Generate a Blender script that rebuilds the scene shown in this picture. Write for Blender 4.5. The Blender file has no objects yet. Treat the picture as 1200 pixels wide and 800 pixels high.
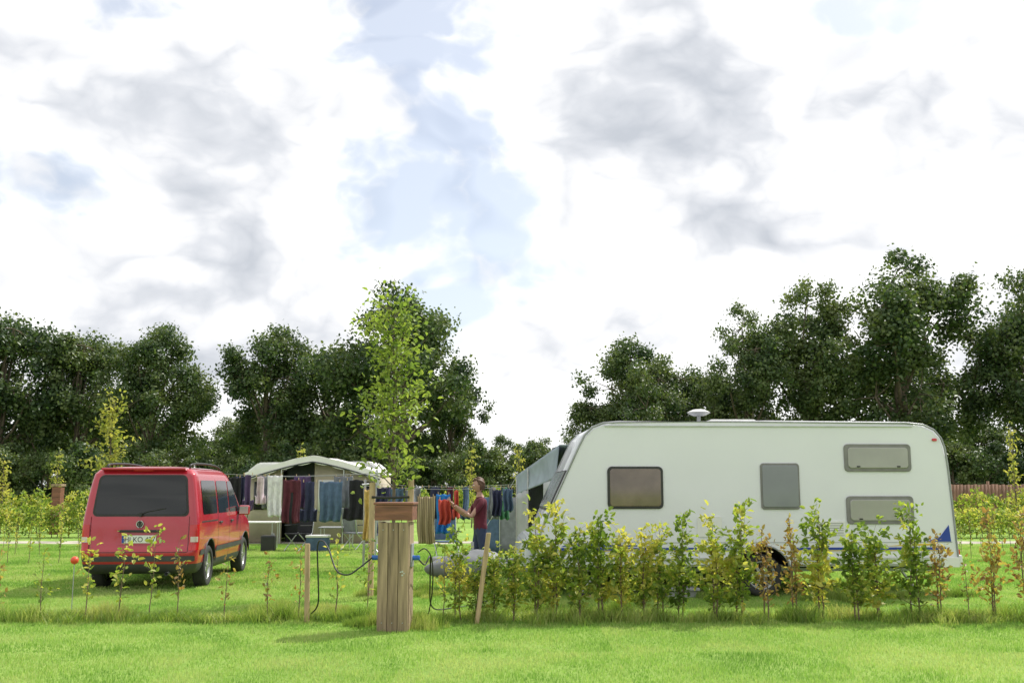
import bpy, bmesh, math, random
import numpy as np
from mathutils import Vector, Matrix
rad=math.radians
scene=bpy.context.scene
COL=scene.collection

# ------------------------------------------------------------------ helpers
def link(o,parent=None):
    COL.objects.link(o)
    if parent: o.parent=parent
    return o
def empty(name,loc=(0,0,0),rz=0,parent=None):
    e=bpy.data.objects.new(name,None); e.location=loc; e.rotation_euler=(0,0,rz); e.empty_display_size=.2
    return link(e,parent)
def np_mesh(name,V,F,mats,mi=None,smooth=False):
    V=np.asarray(V,dtype=np.float32); F=np.asarray(F,dtype=np.int32)
    me=bpy.data.meshes.new(name)
    me.vertices.add(len(V)); me.vertices.foreach_set('co',V.ravel())
    k=F.shape[1]
    me.loops.add(F.size); me.loops.foreach_set('vertex_index',F.ravel())
    me.polygons.add(len(F)); me.polygons.foreach_set('loop_start',np.arange(len(F),dtype=np.int32)*k)
    try: me.polygons.foreach_set('loop_total',np.full(len(F),k,dtype=np.int32))
    except Exception: pass
    for m in mats: me.materials.append(m)
    if mi is not None: me.polygons.foreach_set('material_index',np.asarray(mi,dtype=np.int32))
    if smooth: me.polygons.foreach_set('use_smooth',np.ones(len(F),dtype=bool))
    me.update(calc_edges=True); me.validate()
    return me
def obj(name,me,parent=None,loc=(0,0,0),rot=(0,0,0),sc=(1,1,1)):
    o=bpy.data.objects.new(name,me); o.location=loc; o.rotation_euler=rot; o.scale=sc
    return link(o,parent)
def bm_obj(name,bm,mats,parent=None,loc=(0,0,0),rot=(0,0,0),smooth=False):
    me=bpy.data.meshes.new(name); bmesh.ops.recalc_face_normals(bm,faces=bm.faces); bm.to_mesh(me); bm.free()
    if not isinstance(mats,(list,tuple)): mats=[mats]
    for m in mats: me.materials.append(m)
    if smooth:
        for p in me.polygons: p.use_smooth=True
    return obj(name,me,parent,loc,rot)
def box(name,c,s,m,parent=None,bev=.006,rot=(0,0,0),seg=2):
    bm=bmesh.new(); bmesh.ops.create_cube(bm,size=1)
    for v in bm.verts: v.co=Vector((v.co.x*s[0],v.co.y*s[1],v.co.z*s[2]))
    if bev>0: bmesh.ops.bevel(bm,geom=bm.edges[:],offset=min(bev,min(s)*.45),segments=seg,profile=.6,affect='EDGES')
    return bm_obj(name,bm,m,parent,c,rot)
def tube_np(P,R,sides=6):
    P=np.asarray(P,float); n=len(P)
    R=np.broadcast_to(np.asarray(R,float),(n,))
    T=np.gradient(P,axis=0); T/=np.linalg.norm(T,axis=1)[:,None]+1e-9
    up=np.array([0,0,1.]) if abs(T[0][2])<.8 else np.array([1.,0,0])
    V=[]
    A=np.linspace(0,2*math.pi,sides,endpoint=False)
    for i in range(n):
        a=np.cross(T[i],up); a/=np.linalg.norm(a)+1e-9; b=np.cross(T[i],a)
        V.append(P[i]+R[i]*(np.cos(A)[:,None]*a+np.sin(A)[:,None]*b))
    V=np.concatenate(V)
    F=[]
    for i in range(n-1):
        for j in range(sides):
            k=(j+1)%sides
            F.append((i*sides+j,i*sides+k,(i+1)*sides+k,(i+1)*sides+j))
    return V,np.array(F)
def crom(P,n=8):
    P=[np.array(p,float) for p in P]; P=[2*P[0]-P[1]]+P+[2*P[-1]-P[-2]]
    out=[]
    for i in range(1,len(P)-2):
        for t in np.linspace(0,1,n,endpoint=False):
            a,b,c,d=P[i-1:i+3]
            out.append(.5*((2*b)+(-a+c)*t+(2*a-5*b+4*c-d)*t*t+(-a+3*b-3*c+d)*t**3))
    out.append(P[-2]); return np.array(out)
def tube(name,P,r,m,parent=None,sides=8,smoothn=0):
    if smoothn: P=crom(P,smoothn)
    V,F=tube_np(P,r,sides)
    return obj(name,np_mesh(name,V,F,[m],smooth=True),parent)
def cyl(name,c,r,d,m,parent=None,axis='Z',seg=32,bev=.004,r2=None):
    bm=bmesh.new(); bmesh.ops.create_cone(bm,cap_ends=True,segments=seg,radius1=r,radius2=r if r2 is None else r2,depth=d)
    if bev: bmesh.ops.bevel(bm,geom=[e for e in bm.edges if any(len(f.verts)>4 for f in e.link_faces)],offset=bev,segments=2,affect='EDGES')
    rot={'Z':(0,0,0),'X':(0,rad(90),0),'Y':(rad(90),0,0)}[axis]
    return bm_obj(name,bm,m,parent,c,rot)
def apply_mods(o):
    bpy.context.view_layer.update()
    dg=bpy.context.evaluated_depsgraph_get()
    me=bpy.data.meshes.new_from_object(o.evaluated_get(dg))
    o.modifiers.clear(); o.data=me
    return o
def rrect_pts(w,h,r,n=5):
    pts=[]
    for cx,cz,a0 in ((w/2-r,h/2-r,0),(-w/2+r,h/2-r,90),(-w/2+r,-h/2+r,180),(w/2-r,-h/2+r,270)):
        for i in range(n+1):
            a=rad(a0+90*i/n); pts.append((cx+r*math.cos(a),cz+r*math.sin(a)))
    return pts
def rrect(name,c,w,h,r,d,m,parent=None,bev=.008,rot=(0,0,0)):
    bm=bmesh.new(); pts=rrect_pts(w,h,r)
    f=bm.faces.new([bm.verts.new((x,0,z)) for x,z in pts])
    ret=bmesh.ops.extrude_face_region(bm,geom=[f])
    nv=[g for g in ret['geom'] if isinstance(g,bmesh.types.BMVert)]
    for v in nv: v.co.y-=d
    if bev:
        es=[e for e in bm.edges if all(v in nv for v in e.verts)]
        bmesh.ops.bevel(bm,geom=es,offset=bev,segments=3,profile=.5,affect='EDGES')
    return bm_obj(name,bm,m,parent,c,rot)

# ------------------------------------------------------------------ materials
def nodes(name):
    m=bpy.data.materials.new(name); m.use_nodes=True
    nt=m.node_tree; b=nt.nodes['Principled BSDF']; return m,nt,b
def ramp2(nt,fac,stops):
    r=nt.nodes.new('ShaderNodeValToRGB')
    el=r.color_ramp.elements
    while len(el)<len(stops): el.new(.5)
    for e,(p,c) in zip(el,stops): e.position=p; e.color=(*c,1)
    nt.links.new(fac,r.inputs[0]); return r
def mat(name,col,rough=.6,metal=0,ns=6,na=.15,bump=0,bs=40,coat=0,stretch=(1,1,1),spec=.5):
    m,nt,b=nodes(name)
    tc=nt.nodes.new('ShaderNodeTexCoord'); mp=nt.nodes.new('ShaderNodeMapping'); mp.inputs['Scale'].default_value=stretch
    nt.links.new(tc.outputs['Object'],mp.inputs[0])
    n=nt.nodes.new('ShaderNodeTexNoise'); n.inputs['Scale'].default_value=ns; n.inputs['Detail'].default_value=5
    nt.links.new(mp.outputs[0],n.inputs['Vector'])
    lo=tuple(c*(1-na) for c in col); hi=tuple(min(1,c*(1+na)) for c in col)
    r=ramp2(nt,n.outputs[0],[(.3,lo),(.7,hi)])
    nt.links.new(r.outputs[0],b.inputs['Base Color'])
    b.inputs['Roughness'].default_value=rough; b.inputs['Metallic'].default_value=metal
    b.inputs['Coat Weight'].default_value=coat; b.inputs['Coat Roughness'].default_value=.05
    b.inputs['Specular IOR Level'].default_value=spec
    if bump:
        n2=nt.nodes.new('ShaderNodeTexNoise'); n2.inputs['Scale'].default_value=bs; n2.inputs['Detail'].default_value=4
        nt.links.new(mp.outputs[0],n2.inputs['Vector'])
        bp=nt.nodes.new('ShaderNodeBump'); bp.inputs['Strength'].default_value=bump; bp.inputs['Distance'].default_value=.02
        nt.links.new(n2.outputs[0],bp.inputs['Height']); nt.links.new(bp.outputs[0],b.inputs['Normal'])
    return m
def leafmat(name,cols,transl=.4,ns=.6,rough=.5,tcol=None):
    m,nt,b=nodes(name)
    tc=nt.nodes.new('ShaderNodeTexCoord'); oi=nt.nodes.new('ShaderNodeObjectInfo')
    ad=nt.nodes.new('ShaderNodeVectorMath'); ad.operation='ADD'
    nt.links.new(tc.outputs['Object'],ad.inputs[0]); nt.links.new(oi.outputs['Location'],ad.inputs[1])
    n=nt.nodes.new('ShaderNodeTexNoise'); n.inputs['Scale'].default_value=ns; n.inputs['Detail'].default_value=1
    nt.links.new(ad.outputs[0],n.inputs['Vector'])
    g=nt.nodes.new('ShaderNodeNewGeometry')
    mx=nt.nodes.new('ShaderNodeMath'); mx.operation='MULTIPLY_ADD'; mx.inputs[1].default_value=.45
    nt.links.new(g.outputs['Random Per Island'],mx.inputs[0])
    s=nt.nodes.new('ShaderNodeMath'); s.operation='MULTIPLY_ADD'; s.inputs[1].default_value=1.3; s.inputs[2].default_value=-.38
    nt.links.new(n.outputs[0],s.inputs[0])
    s2=nt.nodes.new('ShaderNodeMath'); s2.operation='MULTIPLY_ADD'; s2.inputs[1].default_value=.22
    nt.links.new(oi.outputs['Random'],s2.inputs[0]);nt.links.new(s.outputs[0],s2.inputs[2])
    nt.links.new(s2.outputs[0],mx.inputs[2])
    k=len(cols); r=ramp2(nt,mx.outputs[0],[(.15+.7*i/(k-1),c) for i,c in enumerate(cols)])
    nt.links.new(r.outputs[0],b.inputs['Base Color']); b.inputs['Roughness'].default_value=rough
    b.inputs['Specular IOR Level'].default_value=.4
    tr=nt.nodes.new('ShaderNodeBsdfTranslucent')
    tm=nt.nodes.new('ShaderNodeMix'); tm.data_type='RGBA'; tm.blend_type='MULTIPLY'; tm.inputs[0].default_value=1
    nt.links.new(r.outputs[0],tm.inputs[6]); tm.inputs[7].default_value=(*(tcol or (1.5,1.5,.8)),1)
    nt.links.new(tm.outputs[2],tr.inputs[0])
    ms=nt.nodes.new('ShaderNodeMixShader'); ms.inputs[0].default_value=transl
    nt.links.new(b.outputs[0],ms.inputs[1]); nt.links.new(tr.outputs[0],ms.inputs[2])
    nt.links.new(ms.outputs[0],nt.nodes['Material Output'].inputs[0])
    return m

M_bark=mat('bark',(.14,.11,.08),.9,ns=8,na=.4,bump=.6,bs=20,stretch=(1,1,.3))
M_twig=mat('twig',(.17,.12,.08),.8,ns=20,na=.3)
M_oak=leafmat('oak_leaves',[(.020,.045,.020),(.044,.082,.030),(.082,.128,.044),(.14,.18,.065)],.33,.5,.45)
M_birch=leafmat('young_tree_leaves',[(.09,.15,.03),(.16,.24,.05),(.26,.33,.08)],.5,2)
M_yel=leafmat('yellow_green_leaves',[(.17,.21,.05),(.30,.32,.08),(.42,.39,.12)],.5,2)
M_hedge=leafmat('hornbeam_leaves',[(.07,.12,.022),(.14,.22,.04),(.27,.35,.07),(.48,.45,.12)],.5,2.2)
M_hedge2=leafmat('reddish_leaves',[(.14,.17,.04),(.23,.20,.07),(.30,.17,.07),(.40,.34,.10)],.45,3)
M_grass=leafmat('grass_blades',[(.13,.25,.05),(.21,.36,.075),(.30,.45,.11),(.44,.50,.20)],.45,.9,.55,(1.2,1.3,.8))
M_tallgrass=leafmat('tall_grass_blades',[(.10,.18,.03),(.16,.26,.05),(.25,.35,.08),(.40,.43,.17)],.45,1.5,.55)

# ------------------------------------------------------------------ ground
def ground_mat():
    m,nt,b=nodes('grass_ground')
    tc=nt.nodes.new('ShaderNodeTexCoord')
    n=nt.nodes.new('ShaderNodeTexNoise'); n.inputs['Scale'].default_value=.35; n.inputs['Detail'].default_value=6; n.inputs['Roughness'].default_value=.65
    n2=nt.nodes.new('ShaderNodeTexNoise'); n2.inputs['Scale'].default_value=14; n2.inputs['Detail'].default_value=5; n2.inputs['Roughness'].default_value=.8
    for k in (n,n2): nt.links.new(tc.outputs['Object'],k.inputs['Vector'])
    a=nt.nodes.new('ShaderNodeMath'); a.operation='MULTIPLY_ADD'; a.inputs[1].default_value=.6
    h=nt.nodes.new('ShaderNodeMath'); h.operation='MULTIPLY'; h.inputs[1].default_value=.4
    nt.links.new(n2.outputs[0],h.inputs[0]); nt.links.new(n.outputs[0],a.inputs[0]); nt.links.new(h.outputs[0],a.inputs[2])
    r=ramp2(nt,a.outputs[0],[(.3,(.12,.21,.045)),(.45,(.21,.34,.07)),(.58,(.29,.42,.10)),(.75,(.42,.46,.18))])
    nt.links.new(r.outputs[0],b.inputs['Base Color']); b.inputs['Roughness'].default_value=.95; b.inputs['Specular IOR Level'].default_value=.1
    bp=nt.nodes.new('ShaderNodeBump'); bp.inputs['Strength'].default_value=.8; bp.inputs['Distance'].default_value=.05
    nt.links.new(n2.outputs[0],bp.inputs['Height']); nt.links.new(bp.outputs[0],b.inputs['Normal'])
    return m
def sheet(name,x0,x1,y0,y1,z,m,nx=1,ny=1,wob=0,seed=0):
    rng=np.random.default_rng(seed)
    X=np.linspace(x0,x1,nx+1);Y=np.linspace(y0,y1,ny+1)
    V=[];F=[]
    for j,y in enumerate(Y):
        off=rng.normal(0,wob,nx+1) if wob and j in (0,ny) else np.zeros(nx+1)
        for i,x in enumerate(X): V.append((x,y+off[i],z))
    for j in range(ny):
        for i in range(nx):
            a=j*(nx+1)+i; F.append((a,a+1,a+nx+2,a+nx+1))
    return obj(name,np_mesh(name,V,F,[m]))
sheet('ground',-900,900,-200,1800,0,ground_mat(),4,4)
M_gravel=mat('gravel',(.38,.35,.28),.95,ns=1.5,na=.35,bump=.5,bs=60)
sheet('gravel_path',-60,60,28.9,30.1,.006,M_gravel,240,1,.12,3)

# ------------------------------------------------------------------ grass
def blades(n,sx,sy,h0,h1,w,seed,lean=.5,clump=0):
    rng=np.random.default_rng(seed)
    x=rng.uniform(-sx/2,sx/2,n);y=rng.uniform(-sy/2,sy/2,n)
    if clump:
        cx=rng.uniform(-sx/2,sx/2,clump);cy=rng.normal(0,sy/5,clump);k=rng.integers(0,clump,n)
        x=cx[k]+rng.normal(0,.07,n);y=cy[k]+rng.normal(0,.06,n)
    h=rng.uniform(h0,h1,n)*(.7+.6*np.clip(np.sin(x*5.1+seed)*np.cos(y*4.3)*.5+.5,0,1))
    a=rng.uniform(0,2*math.pi,n);l=rng.uniform(.1,lean,n)*h
    la=rng.uniform(0,2*math.pi,n)
    ww=w*rng.uniform(.7,1.3,n)
    dx=np.cos(a)*ww/2;dy=np.sin(a)*ww/2;lx=np.cos(la)*l;ly=np.sin(la)*l
    z=np.zeros(n)
    V=np.stack([np.stack([x-dx,y-dy,z],1),np.stack([x+dx,y+dy,z],1),
      np.stack([x+dx*.8+lx*.4,y+dy*.8+ly*.4,h*.6],1),np.stack([x-dx*.8+lx*.4,y-dy*.8+ly*.4,h*.6],1),
      np.stack([x+lx+dx*.15,y+ly+dy*.15,h],1),np.stack([x+lx-dx*.15,y+ly-dy*.15,h],1)],1).reshape(-1,3)
    i=np.arange(n)[:,None]*6
    F=np.concatenate([i+np.array([[0,1,2,3]]),i+np.array([[3,2,4,5]])])
    return V,F
lawn=empty('lawn_grass')
tiles=[]
for s in range(3):
    V,F=blades(9500,2,2,.018,.036,.006,s); tiles.append(np_mesh('grass_tile',V,F,[M_grass]))
tiles2=[]
for s in range(2):
    V,F=blades(5500,2,2,.02,.042,.012,s+9); tiles2.append(np_mesh('grass_tile_far',V,F,[M_grass]))
random.seed(4)
y=5
while y<28.4:
    half=.56*y+3
    x=-math.ceil(half/2)*2
    while x<=half:
        t=random.choice(tiles if y<16 else tiles2)
        obj('grass_patch',t,lawn,(x,y,0),(0,0,random.choice([0,1,2,3])*math.pi/2)); x+=2
    y+=2
rough=empty('rough_grass_strip')
tt=[]
for s in range(4):
    V,F=blades(1300,1.1,.6,.05,.18,.008,s+20,.8,26); tt.append(np_mesh('tall_grass_tile',V,F,[M_tallgrass]))
x=-10
while x<=10:
    obj('tall_grass',random.choice(tt),rough,(x,12.4+random.uniform(-.12,.12),0),(0,0,random.choice([0,math.pi])+random.uniform(-.1,.1)),(1,1,random.uniform(.6,1.3))); x+=random.uniform(.45,.8)
for cx,cy,r,n in ((-1.33,11.7,.45,5),(-1.8,15,.6,5),(3.6,14.6,1.2,5),(5.8,14.9,1,4),(-2.4,13,.5,3),(.6,12.9,.8,4),(-3.2,12.7,1,3)):
    for i in range(n):
        obj('tall_grass',random.choice(tt),rough,(cx+random.uniform(-r,r),cy+random.uniform(-r*.4,r*.4)+.15,0),(0,0,random.uniform(0,6)),(.5,.5,random.uniform(.5,1.1)))

# ------------------------------------------------------------------ plants
def norm(a): return a/(np.linalg.norm(a,axis=1)[:,None]+1e-9)
def leaves(P,D,N,L,wr=.55,fold=.15):
    P=np.asarray(P);D=norm(np.asarray(D));S=norm(np.cross(D,N));N=np.cross(S,D)
    L=np.asarray(L)[:,None];w=L*wr/2
    V=np.stack([P,P+D*L*.3+S*w+N*L*fold,P+D*L*.72+S*w*.8+N*L*fold,P+D*L,P+D*L*.72-S*w*.8+N*L*fold,P+D*L*.3-S*w+N*L*fold],1).reshape(-1,3)
    i=np.arange(len(P))[:,None]*6
    F=np.concatenate([i+np.array([[0,1,2,3]]),i+np.array([[0,3,4,5]])])
    return V,F
class Acc:
    def __init__(s): s.V=[];s.F=[];s.M=[];s.n=0
    def add(s,V,F,m):
        s.V.append(V);s.F.append(F+s.n);s.M.append(np.full(len(F),m));s.n+=len(V)
    def mesh(s,name,mats): return np_mesh(name,np.concatenate(s.V),np.concatenate(s.F),mats,np.concatenate(s.M))
def sapling(name,seed,H,nb,nl,leaf,spread,mats,stems=1,z0=.15,tr=.012,jit=.02,taper=.6,base_spread=.05,bend=.06,el0=15,el1=60):
    rng=np.random.default_rng(seed);A=Acc();LP=[];LD=[];LN=[];LL=[]
    for s in range(stems):
        h=H*(1 if s==0 else rng.uniform(.6,.9))
        n=9;ts=np.linspace(0,1,n)
        off=np.cumsum(rng.normal(0,bend*h/n,(n,2)),0);off-=off[0]
        b0=rng.normal(0,base_spread,2) if s else np.zeros(2)
        P=np.stack([b0[0]+off[:,0],b0[1]+off[:,1],ts*h],1)
        V,F=tube_np(P,tr*(1-.8*ts),6);A.add(V,F,0)
        for b in range(nb):
            t=z0+(1-z0)*((b+rng.uniform(0,1))/nb)
            p=np.array([np.interp(t,ts,P[:,k]) for k in range(3)])
            az=b*2.4+rng.uniform(-.6,.6);el=rad(rng.uniform(el0,el1))
            L=spread*(1-taper*(t-z0)/(1-z0))*rng.uniform(.45,1.15)*min(1,.5+(t-z0)*3)
            d=np.array([math.cos(az)*math.cos(el),math.sin(az)*math.cos(el),math.sin(el)])
            q=np.stack([p+d*L*k+np.array([0,0,.12*L*math.sin(k*3)]) for k in (0,.33,.66,1)])
            q[1:]+=rng.normal(0,L*.05,(3,3))
            V,F=tube_np(q,np.array([.35,.28,.18,.08])*tr*(1-.5*t),4);A.add(V,F,0)
            m=max(2,int(nl*L/spread*rng.uniform(.5,1.4)))
            k=rng.uniform(.12,1.05,m)
            pp=np.stack([np.interp(k,[0,.33,.66,1],q[:,c]) for c in range(3)],1)+rng.normal(0,jit,(m,3))
            LP.append(pp);dd=np.tile(d,(m,1))*.6+rng.normal(0,.7,(m,3));dd[:,2]-=.15;LD.append(dd)
            nn=rng.normal(0,.5,(m,3));nn[:,2]+=.8;LN.append(nn);LL.append(leaf*rng.uniform(.6,1.2,m))
    V,F=leaves(np.concatenate(LP),np.concatenate(LD),np.concatenate(LN),np.concatenate(LL));A.add(V,F,1)
    return A.mesh(name,mats)
random.seed(8)
dense=[sapling('hedge_dense',i,random.uniform(1.0,1.35),23,20,.082,.34,[M_twig,M_hedge],2,.12,.011,.028,.45,el0=22,el1=66) for i in range(8)]
sparse=[sapling('hedge_sparse',30+i,random.uniform(.85,1.15),16,9,.07,.26,[M_twig,M_hedge],1,.2,.008,.015,el0=25,el1=68) for i in range(5)]
redd=[sapling('hedge_reddish',50+i,random.uniform(1.05,1.3),19,12,.075,.29,[M_twig,M_hedge2],2,.15,.01,.02,el0=30,el1=70) for i in range(3)]
sparr=[sapling('hedge_sparse_red',60+i,random.uniform(.8,1.1),13,7,.065,.24,[M_twig,M_hedge2],1,.2,.008,.015,el0=25,el1=68) for i in range(2)]
hedge=empty('hornbeam_hedge')
def put(x,arr,s=1):
    obj('hedge_plant',random.choice(arr),hedge,(x,12.4+random.uniform(-.08,.08),0),(0,0,random.uniform(0,6.28)),(s,s,s*random.uniform(.9,1.08)))
random.seed(12)
x=-9.5
while x<-.75:
    if abs(x+1.33)>.3: put(x+random.uniform(-.06,.06),sparr if random.random()<.3 else sparse,random.uniform(.85,1.2))
    x+=random.choice([.33,.36,.4,.55])
x=-.68
while x<5.2:
    arr=dense
    if 2.9<x<4.2 and random.random()<.6: arr=redd
    if 4.2<=x: arr=random.choice([dense,dense,redd])
    s=random.uniform(.85,1.15)
    if x<-.05: s*=.76
    put(x,arr,s); x+=random.uniform(.2,.3) if x<2.0 else random.uniform(.25,.38)
while x<10:
    put(x,random.choice([redd,sparse,sparr]),random.uniform(.8,1.1)); x+=random.uniform(.3,.45)
# rows of young plants further back
for yy,x0,x1 in ((21.5,-17,-8.2),(23.8,-19,-9.0),(26.6,-22,-9.8),(22.5,10.2,18),(24.8,11,19),(27.2,12,22)):
    rw=empty('young_hedge_row')
    x=x0
    while x<x1:
        s=random.uniform(.9,1.3)
        obj('hedge_plant',random.choice(sparse),rw,(x,yy+random.uniform(-.1,.1),0),(0,0,random.uniform(0,6.28)),(s*.85,s*.85,s)); x+=random.uniform(.35,.6)

def oak(name,seed,H,R,nc=110,npc=300,leaf=.2,crown_base=.08,mats=None,nlob=15):
    rng=np.random.default_rng(seed);A=Acc()
    n=8;ts=np.linspace(0,1,n);tH=.72*H
    off=np.cumsum(rng.normal(0,.025*H/n*2,(n,2)),0);off-=off[0]
    P=np.stack([off[:,0],off[:,1],ts*tH],1);r0=.026*H
    V,F=tube_np(P,r0*(1.25-1.1*ts**.8),9);A.add(V,F,0)
    zc=H*(crown_base+1)/2;rz=H*(1-crown_base)/2
    LP=[];LN=[]
    lob=[]
    for i in range(nlob):
        d=rng.normal(0,1,3);d/=np.linalg.norm(d)
        q=rng.uniform(.45,.78)
        lob.append((d*np.array([R*q,R*q,rz*(q+.02)])+np.array([0,0,zc]),rng.uniform(.26,.46)*R))
    lob.append((np.array([rng.normal(0,.1)*R,0,H-.34*R]),.34*R));lob.append((np.array([0,0,zc]),.5*R))
    for (c,lr) in lob:
        k=np.clip((c[2]-.1*H)/tH*.7,.15,.95)
        p0=np.array([np.interp(k,ts,P[:,j]) for j in range(3)])
        mid=(p0+c)/2+rng.normal(0,.05*R,3)-np.array([0,0,.06*R])
        q=crom([p0,mid,c],5);V,F=tube_np(q,np.linspace(r0*.4,r0*.1,len(q)),6);A.add(V,F,0)
        m=max(3,int(nc/len(lob)*rng.uniform(.8,1.2)))
        for j in range(m):
            d=rng.normal(0,1,3);d/=np.linalg.norm(d)
            cc=c+d*lr*rng.uniform(.5,1.2)
            q=np.stack([c,(c+cc)/2+rng.normal(0,.1*lr,3),cc]);V,F=tube_np(q,[r0*.1,r0*.06,r0*.03],4);A.add(V,F,0)
            kk=int(npc*rng.uniform(.4,1.4));cr=rng.uniform(.11,.24)*R
            g=rng.normal(0,1,(kk,3));g=norm(g)*(rng.uniform(.1,1,(kk,1))**.55)*cr;g[:,2]*=.65
            g+=rng.normal(0,.05*R,(kk,3))
            LP.append(cc+g);LN.append(norm(g)+rng.normal(0,.5,(kk,3))+np.array([0,0,.5]))
    LP=np.concatenate(LP);LN=np.concatenate(LN)
    ok=LP[:,2]>.3;LP=LP[ok];LN=LN[ok];k=len(LP)
    V,F=leaves(LP,rng.normal(0,1,(k,3)),LN,leaf*rng.uniform(.6,1.3,k),.7,.1);A.add(V,F,1)
    return A.mesh(name,mats or [M_bark,M_oak])
oaks=[oak('oak_mesh',100+i,12,4.4) for i in range(4)]
tall=[oak('oak_tall_mesh',140+i,15,4.8,125,290,.21,.14) for i in range(3)]
shr=[oak('shrub_mesh',180+i,4,2.2,60,200,.16,.02) for i in range(2)]
def tree(x,y,h,arr,base,wr=1,name='oak_tree'):
    me=random.choice(arr);s=h/base
    return obj(name,me,None,(x,y,0),(0,0,random.uniform(0,6.28)),(s*wr,s*wr,s))
random.seed(21)
for x,y,h,w in ((-40,60,12,1.1),(-35,58,12.5,1.1),(-30.5,60,12.6,1.0),(-26.4,61,11.6,.95),(-21.4,60,10.9,.92),(-18.0,70,7.6,.9),
                (-14.8,61,11.4,.92),(-11.2,62,10.8,.92),(-6.7,59,13.0,.98),(-3.7,62,8.4,.8),
                (5.2,62,7.4,1.1),(7.9,61,10.8,.92),(10.8,63,9.6,1.0)):
    tree(x,y,h,oaks,12,w)
for x,y,h,w in ((14.2,60,12.6,.88),(18.4,61,14.3,.88),(23.6,60,16.0,1.06),(28.4,70,11.0,.75),(31.9,60,15.6,.92),(37,61,15,1.1),(43,60,14,1.1)):
    tree(x,y,h,tall,15,w)
dist=empty('distant_woodland')
for i in range(46):
    x=-75+i*3.4+random.uniform(-1,1);yy=random.uniform(88,100);h=random.uniform(6.5,9.5)*(1.0 if abs(x)>12 else .88)
    s=h/12;obj('distant_tree',random.choice(oaks),dist,(x,yy,-.5),(0,0,random.uniform(0,6)),(s*1.2,s*1.2,s))
us=empty('understory_shrubs')
for i in range(48):
    x=-42+i*1.8+random.uniform(-.6,.6)
    yy=random.uniform(52,58);s=random.uniform(.6,1.05)
    obj('shrub',random.choice(shr),us,(x,yy,0),(0,0,random.uniform(0,6)),(s,s,s))
y1=sapling('young_tree_mesh',77,4.25,70,50,.095,.88,[M_bark,M_birch],1,.36,.035,.11,.42,bend=.03)
obj('young_tree',y1,None,(-1.80,15.0,0))
y2=sapling('young_yellow_tree_mesh',78,4.4,40,34,.16,1.0,[M_bark,M_yel],1,.25,.04,.1,.6,bend=.04)
obj('young_tree',y2,None,(-13.3,33,0),(0,0,1))
y3=sapling('small_young_tree_mesh',79,3.0,30,18,.12,.45,[M_bark,M_yel],1,.25,.03,.06,.5)
for x,y,h in ((-17.2,34,.85),(17.0,34,1.2),(16.0,38,.8),(-7.6,36,1.0),(-1.6,40,1.05),(.3,44,1.1),(-19,42,1)):
    obj('young_tree',y3,None,(x,y,0),(0,0,random.uniform(0,6)),(1,1,h))
def hedge_tile(seed,L,W,H,n):
    rng=np.random.default_rng(seed);A=Acc()
    for i in range(int(L*3)):
        x=-L/2+i/3+rng.uniform(-.1,.1)
        V,F=tube_np([(x,0,0),(x+rng.normal(0,.05),rng.normal(0,.05),H*.5),(x+rng.normal(0,.1),0,H*.95)],[.015,.01,.004],4);A.add(V,F,0)
    x=rng.uniform(-L/2,L/2,n);top=H*(.84+.1*np.sin(x*4+seed)+.09*np.sin(x*11))
    z=rng.uniform(.1,1,n)**.8*top;y=rng.normal(0,W/3,n)*(1.1-.4*z/H)
    P=np.stack([x,y,z],1);V,F=leaves(P,rng.normal(0,1,(n,3)),rng.normal(0,.6,(n,3))+[0,0,.6],.12*rng.uniform(.6,1.2,n),.6);A.add(V,F,1)
    return A.mesh('hedge_tile',[M_twig,M_hedge])
ht=[hedge_tile(i,5,.7,1.5,3600) for i in range(2)]
for nm,x0,x1,y in (('background_hedge',-42,-9,36),('background_hedge',-42,-12,32.5),('background_hedge',14,42,36),('background_hedge',12.5,42,32.2),('background_hedge',-8,12,46)):
    e=empty(nm)
    x=x0
    while x<x1:
        obj('hedge_section',random.choice(ht),e,(x+2.5,y,0),(0,0,random.choice([0,math.pi])),(1,1,random.uniform(.72,.84) if y<34 else random.uniform(.98,1.1))); x+=4.9

# ------------------------------------------------------------------ fence
M_fence=mat('fence_wood',(.20,.11,.07),.8,ns=5,na=.35,stretch=(1,1,.2))
fe=empty('wooden_fence',(0,43,0))
A=Acc()
rng=np.random.default_rng(5)
def boxnp(c,s):
    c=np.array(c);s=np.array(s)/2
    V=np.array([(-1,-1,-1),(1,-1,-1),(1,1,-1),(-1,1,-1),(-1,-1,1),(1,-1,1),(1,1,1),(-1,1,1)])*s+c
    F=np.array([(0,3,2,1),(4,5,6,7),(0,1,5,4),(1,2,6,5),(2,3,7,6),(3,0,4,7)]);return V,F
x=16.5
while x<42:
    V,F=boxnp((x,0,.85+rng.uniform(-.02,.02)),(.135,.022,1.7));A.add(V,F,0);x+=.15
for z in (.35,1.4):
    V,F=boxnp((29.2,.04,z),(25.6,.05,.09));A.add(V,F,0)
for i in range(14):
    V,F=boxnp((16.5+i*1.95,.11,.92),(.09,.09,1.84));A.add(V,F,0)
obj('planks',A.mesh('planks',[M_fence]),fe)
M_wood=mat('weathered_wood',(.31,.23,.145),.8,ns=2.2,na=.5,bump=.35,bs=12,stretch=(10,10,.8))
M_wood2=mat('weathered_wood_dark',(.26,.19,.12),.8,ns=2.6,na=.5,bump=.35,bs=12,stretch=(10,10,.8))
M_woodlight=mat('light_wood',(.45,.33,.19),.75,ns=3,na=.3,bump=.3,bs=12,stretch=(8,8,.8))
M_woodcap=mat('reddish_wood',(.20,.085,.05),.6,ns=3,na=.4,bump=.3,bs=10,stretch=(1,8,8))
gp=empty('wooden_post',(-15.6,34.6,0))
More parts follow.
